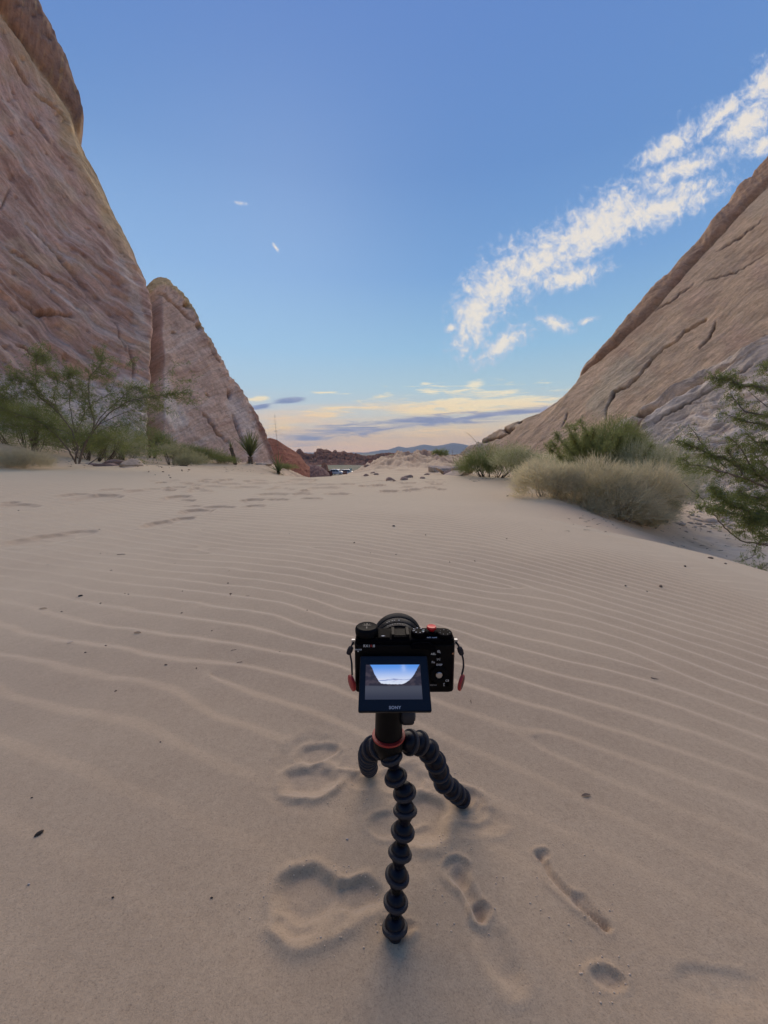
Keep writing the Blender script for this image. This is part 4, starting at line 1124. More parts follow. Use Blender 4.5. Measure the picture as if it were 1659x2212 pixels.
# dry flower stalks
def stalk(name, label, pts, r, twigs, seed, cat='plant'):
    global rng; rng = np.random.default_rng(seed)
    base = np.array(pts[0]); root = tag(empty(name, base), label, cat)
    P_ = smooth_path(pts, 12) - base
    parts = [tube(P_, np.linspace(r, r * .4, 12), 5)]
    link('stem', mesh_np('stem', *parts[0]), mat('dry_stalk', (.24, .17, .12), .9), root)
    n = twigs; t = rng.uniform(.45, 1, n); i = np.minimum((t * 11).astype(int), 10)
    bp = P_[i]; tip = bp + unit(rng.normal(size=(n, 3)) * [1, 1, .5] + [0, 0, .3]) * rng.uniform(.05, .14, n)[:, None] * r / .01
    V, T = ribbons(bp, tip, np.full(n, r * .35), np.zeros((n, 3)), 2)
    link('side_twigs', mesh_np('side_twigs', V, T), MATS['dry_stalk'], root, False)
stalk('flower_stalk', 'tall thin dry flower stalk rising above the drooping yucca', [A(C3(338, 420), 17.5), A(C3(334, 370), 17.5), A(C3(325, 310), 17.5), A(C3(321, 260), 17.5), A(C3(317, 208), 17.5)], .009, 40, 71)
stalk('flower_stalk', 'short leaning dry stalk on the toe of the right slope', [A(C3(1400, 420), 9), A(C3(1378, 380), 9), A(C3(1355, 345), 9), A(C3(1330, 320), 9), A(C3(1312, 306), 9)], .005, 46, 72)
stalk('flower_stalk', 'small dry stalk left of the wispy shrub by the right slope', [A(C3(1248, 470), 9.5), A(C3(1243, 440), 9.5), A(C3(1238, 395), 9.5)], .005, 20, 73)

# ================================================================ stones
STONE = mat('reddish_stone', (.36, .24, .195), .95, vary=.3, vscale=9, bump=.8, bscale=20, bdist=.02)
STONEP = mat('pale_stone', (.54, .43, .33), .95, vary=.3, vscale=9, bump=.8, bscale=20, bdist=.02)
def ico_np(sub):
    import bmesh
    bm = bmesh.new(); bmesh.ops.create_icosphere(bm, subdivisions=sub, radius=1)
    V = np.array([v.co[:] for v in bm.verts]); T = np.array([[v.index for v in f.verts] for f in bm.faces]); bm.free()
    return V, T
ICO3 = ico_np(4); ICO2 = ico_np(2)
def stone(name, label, cat, loc, size, m_, seed, group=None, rot=0, ico=ICO3, flat=True):
    V, T = ico; V = V.copy()
    n = fbm(V[:, 0] * 1.3 + seed, V[:, 1] * 1.3, V[:, 2] * 1.3, 4, .55)
    V = V * (1 + .35 * n)[:, None]
    r = np.random.default_rng(seed)
    for k in range(5):                   # knock planar facets off
        d_ = unit(r.normal(size=3)); lim = r.uniform(.55, .8); pr = V @ d_
        V = V - np.maximum(pr - lim, 0)[:, None] * d_ * .85
    V = V * np.array(size)
    o = link(name, mesh_np(name, V, T), m_, None, ico is ICO3)
    o.location = loc; o.rotation_euler = (0, 0, rot)
    return tag(o, label, cat, group)
sl = [((640, 765), .30, .13, .12, 'dark red slab stone on top of the pile right of the mesquite trunk', 0, 8.9), ((590, 782), .26, .14, .07, 'flat reddish stone at the left of the stone pile', 0, 8.6),
      ((735, 775), .30, .16, .13, 'pale pink boulder at the right end of the stone pile', 1, 8.6), ((690, 760), .18, .12, .08, 'small pale stone behind the pink boulder', 1, 9.2),
      ((525, 770), .16, .10, .05, 'low pink stone nearest the mesquite trunk', 0, 8.8), ((650, 742), .26, .12, .06, 'thin reddish slab behind the dark red slab', 0, 9.4), ((495, 762), .10, .07, .04, 'small tan stone just right of the mesquite trunk', 1, 8.9),
      ((720, 815), .22, .12, .03, 'low sand covered stone in front of the pink boulder', 1, 8.3)]
for i, (p, a, b, c, lab, k, Y) in enumerate(sl):
    x, y, z = GP(*C4(*p), Y)
    stone('stone', lab, 'stone', (x, y, z + c * .35), (a, b, c), STONEP if k else STONE, 100 + i, rot=i * .7)
tag(stone('stone', 'pale slab stone between the two upright yuccas', 'stone', GP(565, 990, 17.3), (.42, .2, .10), STONEP, 120, rot=.2), None)
rr = random.Random(4)
lab = ['craggy pale rock at the toe of the right slope, lowest of the group', 'small reddish rock between the craggy rock and the flat one', 'flat pale rock under the wispy green shrub', 'rounded grey rock between the straw bush and the right slope', 'small pale rock beside the wispy shrub']
for i, (cx3, cy3, s, Y) in enumerate([(1195, 500, .27, 10.0), (1225, 520, .18, 9.7), (1260, 540, .45, 9.2), (1150, 500, .30, 11.5), (1295, 500, .30, 9.6)]):
    x_, y_ = C3(cx3, cy3); v = at(x_, y_, Y)
    stone('rock', lab[i], 'rock', v, (s, s * .7, s * .42), STONEP if i != 1 else STONE, 140 + i, rot=rr.uniform(0, 3))
# scree at the foot of the grey shelves, uncountable
parts = []
r_ = np.random.default_rng(8)
for k in range(240):
    px_ = r_.uniform(1440, 1720); py_ = r_.uniform(1042, 1150)
    g = G(px_, py_)
    if g.x - np.interp(g.y, LIP[:, 0], LIP[:, 1]) < 1.2: continue
    V, T = ICO2; s = r_.uniform(.010, .045) * (1 + 1.0 * (r_.random() < .08))
    V = V * (1 + .3 * perlin(V[:, 0] + k, V[:, 1], V[:, 2]))[:, None] * s * [1.4, 1, .6]
    parts.append((V + np.array([g.x, g.y, ground_z(g.x, g.y) + s * .1]), T))
V, T = join(parts)
tag(link('scree', mesh_np('scree', V, T), STONEP, None, False), 'pale rubble scattered at the foot of the grey rock shelves', 'rubble', kind='stuff')
CREST = mat('crest_stone', (.40, .27, .20), .95, vary=.3, vscale=9)
for i in range(9):
    px_ = rr.uniform(775, 945); py_ = rr.uniform(1008, 1040)
    g = G(px_, py_)
    s = rr.uniform(.05, .10)
    stone('crest_rock', 'low reddish rock on the hummocky crest ahead', 'rock', (g.x, g.y, ground_z(g.x, g.y)), (s * 1.4, s, s * .8), CREST, 200 + i, 'low rocks scattered over the far crest', rr.uniform(0, 3), ICO2)

# ================================================================ bits on the sand
DK = mat('dark_bark_bit', (.045, .032, .025), .9, vary=.3, vscale=200); BR = mat('brown_leaf_bit', (.17, .12, .085), .9, vary=.3, vscale=200); PL = mat('pale_chip', (.50, .42, .36), .9)
def bit(kind, px_, py_, s, label, rot=0.0, m_=None, group=None):
    g = G(px_, py_); z = ground_z(g.x, g.y)
    r = np.random.default_rng(int(px_ * 7 + py_))
    if kind == 'twig':
        n = 7; P_ = np.stack([np.linspace(-s, s, n), .12 * s * r.normal(size=n).cumsum() * .5, np.abs(.05 * s * r.normal(size=n))], -1)
        P_[:, 2] += s * .07
        parts = [tube(P_, np.full(n, s * .075) * (1 + .3 * r.normal(size=n)).clip(.5, 1.6), 5), tube(np.stack([P_[3], P_[3] + [s * .3, s * .35, s * .1]]), [s * .05, s * .02], 4)]
        V, T = join(parts); name, cat = 'twig', 'twig'
    elif kind == 'leaf':
        t = np.linspace(0, 1, 9); w = np.sin(t * np.pi) ** .8 * .34 * s
        cx_ = (t - .5) * 2 * s; zz = .16 * s * np.sin(t * 3) + .05 * s
        V = np.concatenate([np.stack([cx_, -w, zz + .10 * s], -1), np.stack([cx_, 0 * w, zz], -1), np.stack([cx_, w, zz + .12 * s], -1)])
        T = np.array([[i, i + 1, i + 10] for i in range(8)] + [[i, i + 10, i + 9] for i in range(8)] + [[i + 9, i + 10, i + 19] for i in range(8)] + [[i + 9, i + 19, i + 18] for i in range(8)]); name, cat = 'dead_leaf', 'leaf'
    else:
        V, T = ICO2; V = V * (1 + .35 * perlin(V[:, 0] + px_, V[:, 1], V[:, 2] + py_))[:, None] * s * .75 * [1.3, .7, .6]; V[:, 2] += s * .25
        name, cat = ('pebble', 'pebble') if kind == 'pebble' else ('seed_pod', 'seed')
    o = link(name, mesh_np(name, V, T), m_ or {'twig': BR, 'leaf': BR, 'pebble': DK, 'seed': DK}[kind])
    o.location = (g.x, g.y, z); o.rotation_euler = (0, 0, rot)
    return tag(o, label, cat, group)
A1 = lambda x, y: (x * .5, 1036.9 + y * .5)
A2 = lambda x, y: (829.5 + x * .5, 1036.9 + y * .5)
A3 = lambda x, y: (x * .5, 1497.7 + y * .5)
bit('twig', *A1(522, 324), .020, 'thick dark twig lying farthest up the left side of the ripples', .2, DK)
bit('pebble', *A1(348, 506), .0085, 'dark knobbly clump left of the ripples, largest of the dark bits', .4)
bit('leaf', *A1(186, 562), .013, 'curled brown leaf near the left edge below the dark clump', .3)
bit('leaf', *A1(595, 673), .0115, 'dry grey brown leaf lying between two ripples left of the camera', .0)
bit('leaf', *A1(305, 713), .008, 'pale pinkish chip of leaf half buried at the left', .9, PL)
bit('seed', *A1(996, 493), .0052, 'round dark seed, larger of a pair on the ripples', 0)
bit('seed', *A1(995, 501), .0035, 'tiny dark seed just below the larger one of its pair', 0)
bit('seed', *A3(172, 618), .0060, 'black seed pod alone on the smooth sand at the lower left', 1.1)
bit('twig', *A1(1207, 743), .0055, 'short black twig piece upper left of the camera', .7, DK)
bit('twig', *A2(375, 970), .0058, 'short dark splinter standing in the sand right of the screen', 1.5, DK)
bit('leaf', 518 + 1345 * .5555, 1497.7 + 408 * .5555, .0085, 'dried leaf half buried right of the tripod', .1)
bit('twig', *A2(1168, 862), .0085, 'small brown twig on the ripples at the far right of the camera', -.4, BR)
bit('twig', *A2(1450, 305), .035, 'curved brown stick on the lee slope at the right', -.2, DK)
bit('twig', *A2(1200, 223), .030, 'small brown stick on the lee slope below the tan brush', -.1, BR)
bit('twig', *A2(535, 72), .05, 'dark broken twig at the left foot of the tan brush', .9, DK)
bit('pebble', *A2(42, 201), .012, 'dark bit in the middle distance above the camera', 0)
bit('twig', *A2(1220, 180), .016, 'upright dark stub at the right foot of the tan brush', 1.4, DK)
tw = [(757, 358, 1.5), (205, 369, .3), (990, 396, 1.5), (1010, 740, .6), (1035, 793, .2), (1070, 503, .2)]
for x, y, ro in tw: bit('twig', *A1(x, y), .0075, 'hair thin brown twig lying on the ripples', ro, BR, 'thin twigs scattered on the ripples')
for x, y in [(789, 488), (785, 578), (985, 448), (458, 726), (1327, 567), (463, 318), (435, 320), (430, 218), (80, 135), (502, 928), (1600, 318), (1602, 361), (1530, 276), (1250, 236), (555, 500), (540, 493), (480, 393), (718, 812), (916, 660), (850, 828), (370, 752), (267, 572), (435, 538)]:
    bit('pebble', *A1(x, y), rr.uniform(.0024, .0048) * (1.6 if y < 300 else 1), 'tiny dark speck of grit on the rippled sand', rr.uniform(0, 3), rr.choice([DK, DK, BR]), 'tiny dark specks on the sand')
for x, y in [(180, 238), (52, 324), (284, 362), (392, 352), (1135, 484), (1195, 465), (1043, 462), (1300, 375), (1475, 362), (1410, 338), (1290, 183), (1345, 217), (1475, 240), (1480, 330), (420, 185), (530, 260), (865, 168), (680, 215)]:
    bit('pebble', *A2(x, y), rr.uniform(.004, .0075) * (1.9 if x > 1180 else 1), 'tiny dark speck of grit on the rippled sand', rr.uniform(0, 3), rr.choice([DK, BR, BR]), 'tiny dark specks on the sand')
for x, y in [(140, 463), (695, 228), (488, 883), (915, 888)]:
    bit('pebble', *A3(x, y), .0020, 'tiny dark speck of grit on the rippled sand', 0, DK, 'tiny dark specks on the sand')
for k in range(26):
    x, y = C4(rr.uniform(700, 1120), rr.uniform(785, 900))
    bit('pebble', x, y, rr.uniform(.012, .026), 'small dark pebble on the bank below the stone pile', rr.uniform(0, 3), rr.choice([DK, BR, BR]), 'dark pebbles below the stone pile')
for x, y in [(128, 843), (1500, 632)]:
    bit('pebble', *A3(x, y), .0022, 'tiny pale chip on the smooth near sand', 0, PL, 'pale chips on the near sand')

# dead litter under the shrubs
rl_ = np.random.default_rng(17); bs_ = []; tp_ = []
for (px0, px1, py0, py1, n) in [(1230, 1460, 1110, 1150, 60), (1440, 1655, 1060, 1190, 110), (60, 420, 985, 1010, 110), (480, 640, 990, 1022, 60), (1000, 1180, 1028, 1042, 50)]:
    for k in range(n):
        g = G(rl_.uniform(px0, px1), rl_.uniform(py0, py1)); z = ground_z(g.x, g.y) + .004
        a_ = rl_.uniform(0, 6.28); L_ = rl_.uniform(.015, .06) * (1 + g.y / 8)
        bs_.append((g.x, g.y, z)); tp_.append((g.x + L_ * math.cos(a_), g.y + L_ * math.sin(a_), z + rl_.uniform(0, .01)))
bs_ = np.array(bs_); tp_ = np.array(tp_); rng = np.random.default_rng(3)
V, T = ribbons(bs_, tp_, np.full(len(bs_), .0022) * (1 + bs_[:, 1] / 6), rng.normal(size=bs_.shape) * .003, 3)
tag(link('plant_litter', mesh_np('plant_litter', V, T), BR, None, False), 'dead twigs and litter lying round the feet of the shrubs', 'litter', kind='stuff')

# scrub on the far bank
for i, (px_, py_, Y, sz, lb) in enumerate([(800, 1008, 22, .20, 'small olive tuft at the left end of the far hummocks'), (905, 1002, 19, .26, 'brown green tuft beside the dark round shrub on the crest'), (948, 1010, 15, .22, 'low dry tuft at the foot of the right slope toe'), (845, 1014, 18, .14, 'tiny tuft in the middle of the far hummocks'), (760, 1006, 45, .5, 'dark low scrub beyond the crest, right of the cars')]):
    v = at(px_, py_, Y); z = ground_z(v.x, Y)
    bush('low_scrub', lb, 'shrub', (v.x, Y, z), (sz * 1.3, sz, sz), 900, sz * .6, .004 + Y * .0001, DUST if i % 2 else GREEN2, seed=80 + i, nst=8)
CL = random.Random(9)
parts = []
for (cx0, cy0, rx0, ry0, n) in [(700, 1960, 150, 90, 60), (670, 1670, 90, 70, 40), (900, 1730, 130, 110, 60), (1010, 1930, 70, 90, 30), (1235, 1930, 80, 90, 30), (1300, 2125, 50, 45, 20)]:
    for k in range(n):
        a_ = CL.uniform(0, 6.28); q_ = CL.uniform(.8, 1.25)
        g = G(cx0 + rx0 * q_ * math.cos(a_), cy0 + ry0 * q_ * math.sin(a_)); s_c = CL.uniform(.0005, .0012)
        V, T = ICO2; parts.append((V * s_c * [1.2, 1, .7] + np.array([g.x, g.y, ground_z(g.x, g.y) + s_c * .3]), T))
V, T = join(parts)
tag(link('sand_crumbs', mesh_np('sand_crumbs', V, T), mat('sand_crumb', (.60, .47, .34), .9, vary=.2, vscale=300), None), 'tiny crumbs of sand thrown up round the prints near the tripod', 'sand', kind='stuff')
# ================================================================ helpers for built things
import bmesh
def bm_obj(name, bm, m_, parent=None, smooth=False, bevel=0.0, segs=2):
    me = bpy.data.meshes.new(name)
    if bevel > 0:
        bmesh.ops.bevel(bm, geom=[e for e in bm.edges if e.calc_face_angle(0) > .5], offset=bevel, segments=segs, affect='EDGES', profile=.6, clamp_overlap=True)
    bm.normal_update(); bm.to_mesh(me); bm.free()
    o = link(name, me, m_, parent, False)
    if smooth:
        me.shade_smooth()
        me.set_sharp_from_angle(angle=math.radians(38))
    return o
def box_bm(x0, x1, y0, y1, z0, z1, bm=None):
    bm = bm or bmesh.new()
    vs = [bm.verts.new(p) for p in [(x0, y0, z0), (x1, y0, z0), (x1, y1, z0), (x0, y1, z0), (x0, y0, z1), (x1, y0, z1), (x1, y1, z1), (x0, y1, z1)]]
    for f in [(3, 2, 1, 0), (4, 5, 6, 7), (0, 1, 5, 4), (1, 2, 6, 5), (2, 3, 7, 6), (3, 0, 4, 7)]: bm.faces.new([vs[i] for i in f])
    return bm
def prism_bm(outline, z0, z1, bm=None, axis='z'):
    """outline in 2D, extruded; axis z: (x,y) outline; axis y: (x,z) outline extruded along y"""
    bm = bm or bmesh.new()
    f = (lambda p, t: (p[0], p[1], t)) if axis == 'z' else (lambda p, t: (p[0], t, p[1])) if axis == 'y' else (lambda p, t: (t, p[0], p[1]))
    a = [bm.verts.new(f(p, z0)) for p in outline]; b = [bm.verts.new(f(p, z1)) for p in outline]
    bm.faces.new(a[::-1]); bm.faces.new(b)
    n = len(outline)
    for i in range(n): bm.faces.new([a[i], a[(i + 1) % n], b[(i + 1) % n], b[i]])
    bmesh.ops.recalc_face_normals(bm, faces=bm.faces[:])
    return bm
def lathe_bm(prof, n=40, bm=None, M_=None, ribs=0, ribd=0.0):
    """prof: (radius, height); revolved round z"""
    bm = bm or bmesh.new(); rings = []
    for r, h in prof:
        ring = []
        for k in range(n):
            a = 2 * math.pi * k / n
            rr_ = r * (1 - (ribd if ribs and (k % 2) else 0) * (1 if r > .0001 else 0))
            p = Vector((rr_ * math.cos(a), rr_ * math.sin(a), h))
            ring.append(bm.verts.new(M_ @ p if M_ else p))
        rings.append(ring)
    for i in range(len(rings) - 1):
        for k in range(n): bm.faces.new([rings[i][k], rings[i][(k + 1) % n], rings[i + 1][(k + 1) % n], rings[i + 1][k]])
    bm.faces.new(rings[0][::-1]); bm.faces.new(rings[-1])
    bmesh.ops.recalc_face_normals(bm, faces=bm.faces[:])
    return bm
def roundrect(x0, x1, y0, y1, r, n=6):
    out = []
    for cx_, cy_, a0 in [(x1 - r, y0 + r, -90), (x1 - r, y1 - r, 0), (x0 + r, y1 - r, 90), (x0 + r, y0 + r, 180)]:
        for k in range(n + 1):
            a = math.radians(a0 + 90 * k / n); out.append((cx_ + r * math.cos(a), cy_ + r * math.sin(a)))
    return out
def text_obj(name, s, size, m_, parent, M_, bold=0.0, align='CENTER', sx=1.0):
    cu = bpy.data.curves.new(name, 'FONT'); cu.body = s; cu.size = size; cu.align_x = align; cu.align_y = 'CENTER'
    cu.extrude = .00006; cu.offset = bold; cu.space_character = 1.12
    to = bpy.data.objects.new(name, cu); COL.objects.link(to)
    dg = bpy.context.evaluated_depsgraph_get()
    me = bpy.data.meshes.new_from_object(to.evaluated_get(dg))
    bpy.data.objects.remove(to); me.name = name
    me.transform(Matrix.Diagonal((sx, 1, 1, 1))); me.transform(M_)
    me.materials.clear()
    return link(name, me, m_, parent, False)

# ================================================================ car park far below
PAINTW = mat('white_car_paint', (.75, .78, .82), .35, coat=.6); GLASSD = mat('dark_car_glass', (.03, .04, .055), .12); TYRE = mat('tyre', (.025, .025, .027), .85); RIM = mat('wheel_rim', (.45, .46, .48), .35, metal=.8)
LAMP = mat('tail_lamp', (.35, .03, .03), .3); TRIM = mat('dark_trim', (.05, .05, .055), .6)
def suv(label, loc, rot):
    root = tag(empty('parked_car', loc, (0, 0, rot)), label, 'car', 'white cars in the car park')
    side = [(-2.3, .35), (-2.35, .8), (-2.28, 1.02), (-2.05, 1.62), (-1.75, 1.74), (.25, 1.76), (.62, 1.68), (1.15, 1.12), (2.05, .98), (2.32, .78), (2.36, .35)]
    bm = bmesh.new(); ys_ = [(-.93, 0), (.93, 0)]
    rings = []
    for yv, in [(-.92,), (-.86,), (.86,), (.92,)]:
        ring = []
        for x, z in side:
            k = 1.0 if abs(yv) < .9 else .985
            inset = .16 * ss(z, 1.05, 1.7) * (1 if yv > 0 else -1)
            ring.append(bm.verts.new((x * k, yv - float(inset), .35 + (z - .35) * (k if z > .35 else 1))))
        rings.append(ring)
    n = len(side)
    for i in range(3):
        for k in range(n): bm.faces.new([rings[i][k], rings[i][(k + 1) % n], rings[i + 1][(k + 1) % n], rings[i + 1][k]])
    bm.faces.new(rings[0][::-1]); bm.faces.new(rings[-1]); bmesh.ops.recalc_face_normals(bm, faces=bm.faces[:])
    bm_obj('body', bm, PAINTW, root, False, .05)
    for s in (-1, 1):
        for xs in ([(-1.95, 1.08), (-1.15, 1.08), (-1.15, 1.6), (-1.78, 1.58)], [(-1.05, 1.08), (-.15, 1.08), (-.15, 1.62), (-1.05, 1.62)], [(-.05, 1.08), (.98, 1.08), (.55, 1.58), (-.05, 1.62)]):
            bm = bmesh.new()
            vs = []
            for off in (0, .03):
                vs.append([bm.verts.new((x, s * (.925 - .16 * float(ss(z, 1.05, 1.7)) + off - .015), z)) for x, z in xs])
            bm.faces.new(vs[0]); bm.faces.new(vs[1][::-1])
            for k in range(4): bm.faces.new([vs[0][k], vs[0][(k + 1) % 4], vs[1][(k + 1) % 4], vs[1][k]])
            bmesh.ops.recalc_face_normals(bm, faces=bm.faces[:])
            bm_obj('window', bm, GLASSD, root)
        for x in (-1.45, 1.5):
            M_ = Matrix.Translation((x, s * .80, .36)) @ Matrix.Rotation(math.pi / 2, 4, 'X')
            w = bm_obj('wheel', lathe_bm([(.22, -.13), (.34, -.13), (.37, -.09), (.37, .09), (.34, .13), (.22, .13)], 20, None, M_), TYRE, root)
            bm_obj('rim', lathe_bm([(.21, -.14), (.19, -.135), (.19, .135), (.21, .14)], 16, None, M_), RIM, w)
        bm_obj('headlight', box_bm(2.18, 2.33, s * .62 - .16, s * .62 + .16, .74, .90), mat('headlight', (.8, .82, .85), .1), root)
        bm_obj('tail_light', box_bm(-2.38, -2.28, s * .74 - .1, s * .74 + .1, .85, 1.15), LAMP, root)
    bm = bmesh.new(); vs = [bm.verts.new(p) for p in [(1.14, -.70, 1.15), (1.14, .70, 1.15), (.70, .62, 1.66), (.70, -.62, 1.66), (1.17, -.70, 1.17), (1.17, .70, 1.17), (.73, .62, 1.68), (.73, -.62, 1.68)]]
    for f in [(0, 1, 2, 3), (7, 6, 5, 4), (0, 4, 5, 1), (1, 5, 6, 2), (2, 6, 7, 3), (3, 7, 4, 0)]: bm.faces.new([vs[i] for i in f])
    bm_obj('windscreen', bm, GLASSD, root)
    bm_obj('bumper', box_bm(2.28, 2.42, -.80, .80, .38, .62), TRIM, root, False, .03)
    return root
pz = lambda p, Y: at(*C8(*p), Y)
LOTY = 118.0
v = pz((640, 560), LOTY); zlot = v.z
suv('white car parked between the two dark red boards, its dark wheel showing', v, math.radians(-24))
v2 = pz((862, 560), LOTY + 8); suv('white car mostly hidden behind the right dark red board', (v2.x, v2.y, zlot - .4), math.radians(-12))
REDB = mat('dark_red_board', (.19, .035, .025), .8, vary=.15, vscale=3)
def board(label, p0, p1, Y, ztop, nplank, cat):
    a = pz(p0, Y); b = pz(p1, Y); h = ztop - zlot
    root = tag(empty(cat.replace(' ', '_'), (a.x, Y, zlot - .3)), label, cat)
    w = (b.x - a.x) / nplank
    for k in range(nplank):
        o = bm_obj('plank', box_bm(k * w + .02, (k + 1) * w - .02, -.05 - .02 * (k % 2), .05, 0, h + .3), REDB, root)
    bm_obj('top_rail', box_bm(-.04, b.x - a.x + .04, -.10, .08, h + .3, h + .42), mat('board_rail', (.07, .02, .015), .8), root)
    return root
board('low dark red plank screen left of the white car', (385, 500), (527, 500), 116, pz((400, 478), 116).z - .12, 7, 'plank screen')
board('tall dark red plank screen right of the white car', (745, 500), (836, 500), 115, pz((790, 466), 115).z - .12, 5, 'plank screen')
# picnic shelter roof behind the cars
rv0 = pz((715, 462), 128); rv1 = pz((872, 448), 128)
sh = tag(empty('picnic_shelter', (rv0.x, 128, zlot - .5)), 'flat thin shelter roof on posts behind the parked cars', 'shelter')
wd = rv1.x - rv0.x; hh = rv0.z - zlot + .5
bm_obj('roof', box_bm(0, wd, -1.2, 1.2, hh - .12, hh + .10), mat('shelter_roof', (.30, .22, .20), .7), sh)
for px_ in (.2, wd - .2):
    for py_ in (-1, 1): bm_obj('post', box_bm(px_ - .06, px_ + .06, py_ - .06, py_ + .06, 0, hh - .12), mat('shelter_post', (.22, .15, .12), .8), sh)
sv = pz((914, 446), 121)
sg = tag(empty('road_sign', (sv.x, 121, zlot - .8)), 'small pale green square sign on a post right of the cars', 'sign')
bm_obj('post', box_bm(-.04, .04, .0, .07, 0, sv.z - zlot + 1.0), mat('sign_post', (.25, .25, .25), .6), sg)
bm_obj('sign_panel', box_bm(-.36, .36, -.04, -.002, sv.z - zlot + .35, sv.z - zlot + 1.2), mat('sign_green', (.42, .56, .50), .5), sg)

# ================================================================ tripod
BLK = mat('tripod_rubber_blue_black', (.005, .0055, .012), .36, spec=.22, vary=.15, vscale=120)
BLKR = mat('tripod_grip_ring', (.012, .013, .022), .6, bump=.3, bscale=400, bdist=.0004)
BMET = mat('black_metal', (.004, .004, .005), .42, spec=.12)
RED = mat('red_ring', (.30, .018, .016), .45)
hub = np.array([.006, .447, .228])
tri = tag(empty('tripod', (hub[0], hub[1], 0)), 'black flexible tripod with ball jointed legs and a red ring, standing in the sand', 'tripod')
def tloc(p): return Vector((p[0] - hub[0], p[1] - hub[1], p[2]))
R_ = .0145
prof_ball = [(.0002, -.0150), (.0058, -.0148), (.0064, -.0125), (.0086, -.0092), (.0112, -.0052), (.0121, -.0030), (.0146, -.0026), (.0154, -.0012), (.0154, .0012), (.0146, .0026), (.0121, .0030), (.0119, .0062), (.0092, .0098), (.0056, .0122), (.0002, .0132)]
ball_me = None
def ball_mesh():
    bm = lathe_bm(prof_ball, 28)
    me = bpy.data.meshes.new('ball_joint'); bm.to_mesh(me); bm.free(); me.shade_smooth(); me.materials.append(BLK); me.materials.append(BLKR)
    zs = [v.co.z for v in me.vertices]
    for p in me.polygons:
        z = sum(zs[i] for i in p.vertices) / len(p.vertices)
        p.material_index = 1 if -.0029 < z < .0029 and len(p.vertices) == 4 else 0
    me.set_sharp_from_angle(angle=math.radians(40))
    return me
BALL = ball_mesh()
def leg(pix, Ys, sc, tilt=(0, 0)):
    """leg as a chain of ball joints; pix gives where each joint is seen"""
    P_ = [np.array(at(x, y, Y)) for (x, y), Y in zip(pix, Ys)]
    path = smooth_path(P_, 40)
    V, T = tube(path - [hub[0], hub[1], 0], np.full(40, .0062), 10)
    lg = link('leg', mesh_np('leg', V, T), BMET, tri)
    n = len(P_)
    rl = random.Random(n * 7 + int(pix[0][0]))
    for i, p in enumerate(P_):
        d = (P_[min(i + 1, n - 1)] - P_[max(i - 1, 0)]); d = Vector(-d).normalized()
        d = (d + Vector((rl.uniform(-.16, .16), rl.uniform(-.16, .16), 0))).normalized()
        o = bpy.data.objects.new('ball_joint', BALL); COL.objects.link(o); o.parent = lg
        o.location = tloc(p); o.rotation_mode = 'QUATERNION'; o.rotation_quaternion = d.to_track_quat('Z', 'Y'); o.scale = (sc[i],) * 3 if hasattr(sc, '__len__') else (sc,) * 3
    return lg
fp = [(846, 1637), (855, 1679), (874, 1712), (875, 1751), (870, 1796), (864, 1843), (858, 1892), (855, 1948), (853, 2003)]
leg(fp, [.437, .432, .430, .426, .421, .415, .409, .402, .394], [.95, .97, .98, 1.0, 1.0, 1.0, 1.02, 1.02, 1.05])
rp = [(884, 1600), (907, 1606), (925, 1619), (937, 1642), (945, 1664), (957, 1687), (973, 1700), (985, 1715), (996, 1722)]
leg([(885, 1603), (906, 1605), (926, 1622), (940, 1645), (948, 1666), (958, 1690), (975, 1704), (986, 1714), (997, 1723)], [.455, .466, .480, .495, .510, .527, .545, .563, .580], 1.04)
leg([(822, 1612), (806, 1616), (799, 1623), (796, 1630), (795, 1637), (795, 1645), (795, 1650), (796, 1655), (798, 1658)], [.452, .470, .492, .515, .538, .562, .586, .610, .635], 1.04)
# centre piece, red ring, ball head stem and clamp knob
hb = bm_obj('hub', lathe_bm([(.004, -.022), (.013, -.020), (.0175, -.012), (.0195, -.002), (.0195, .006), (.0180, .008)], 36, None, Matrix.Translation((0, 0, hub[2]))), BMET, tri, True)
bm_obj('red_ring', lathe_bm([(.0185, .0078), (.0212, .0082), (.0216, .0095), (.0212, .0108), (.0185, .0112)], 48, None, Matrix.Translation((0, 0, hub[2]))), RED, tri, True)
st_top = .329 - hub[2]
bm_obj('ball_head', lathe_bm([(.0180, .0112), (.0176, .018), (.0172, .034), (.0168, .050), (.0170, .060), (.0150, .066), (.0110, .070), (.0090, .078), (.0095, .086), (.0190, .088), (.0200, .092), (.0200, st_top - .0035), (.0190, st_top - .003)], 40, None, Matrix.Translation((0, 0, hub[2])) @ Matrix.Rotation(math.radians(-2), 4, 'X')), BMET, tri, True)
bm_obj('quick_release_plate', box_bm(-.019, .019, -.019, .019, .3262, .3290), BMET, tri, True, .001)
kn = Matrix.Translation((.0235, .006, hub[2] + .037)) @ Matrix.Rotation(math.radians(90), 4, 'Y')
kb = bm_obj('clamp_knob', lathe_bm([(.006, -.012), (.0125, -.008), (.0145, -.005), (.0145, .006), (.0128, .009), (.0100, .0095)], 36, None, kn, 1, .05), BLKR, tri, True)
bm_obj('knob_cap', lathe_bm([(.0098, .0096), (.0096, .0106), (.0080, .0110)], 30, None, kn), mat('grey_cap', (.10, .10, .095), .5), kb, True)

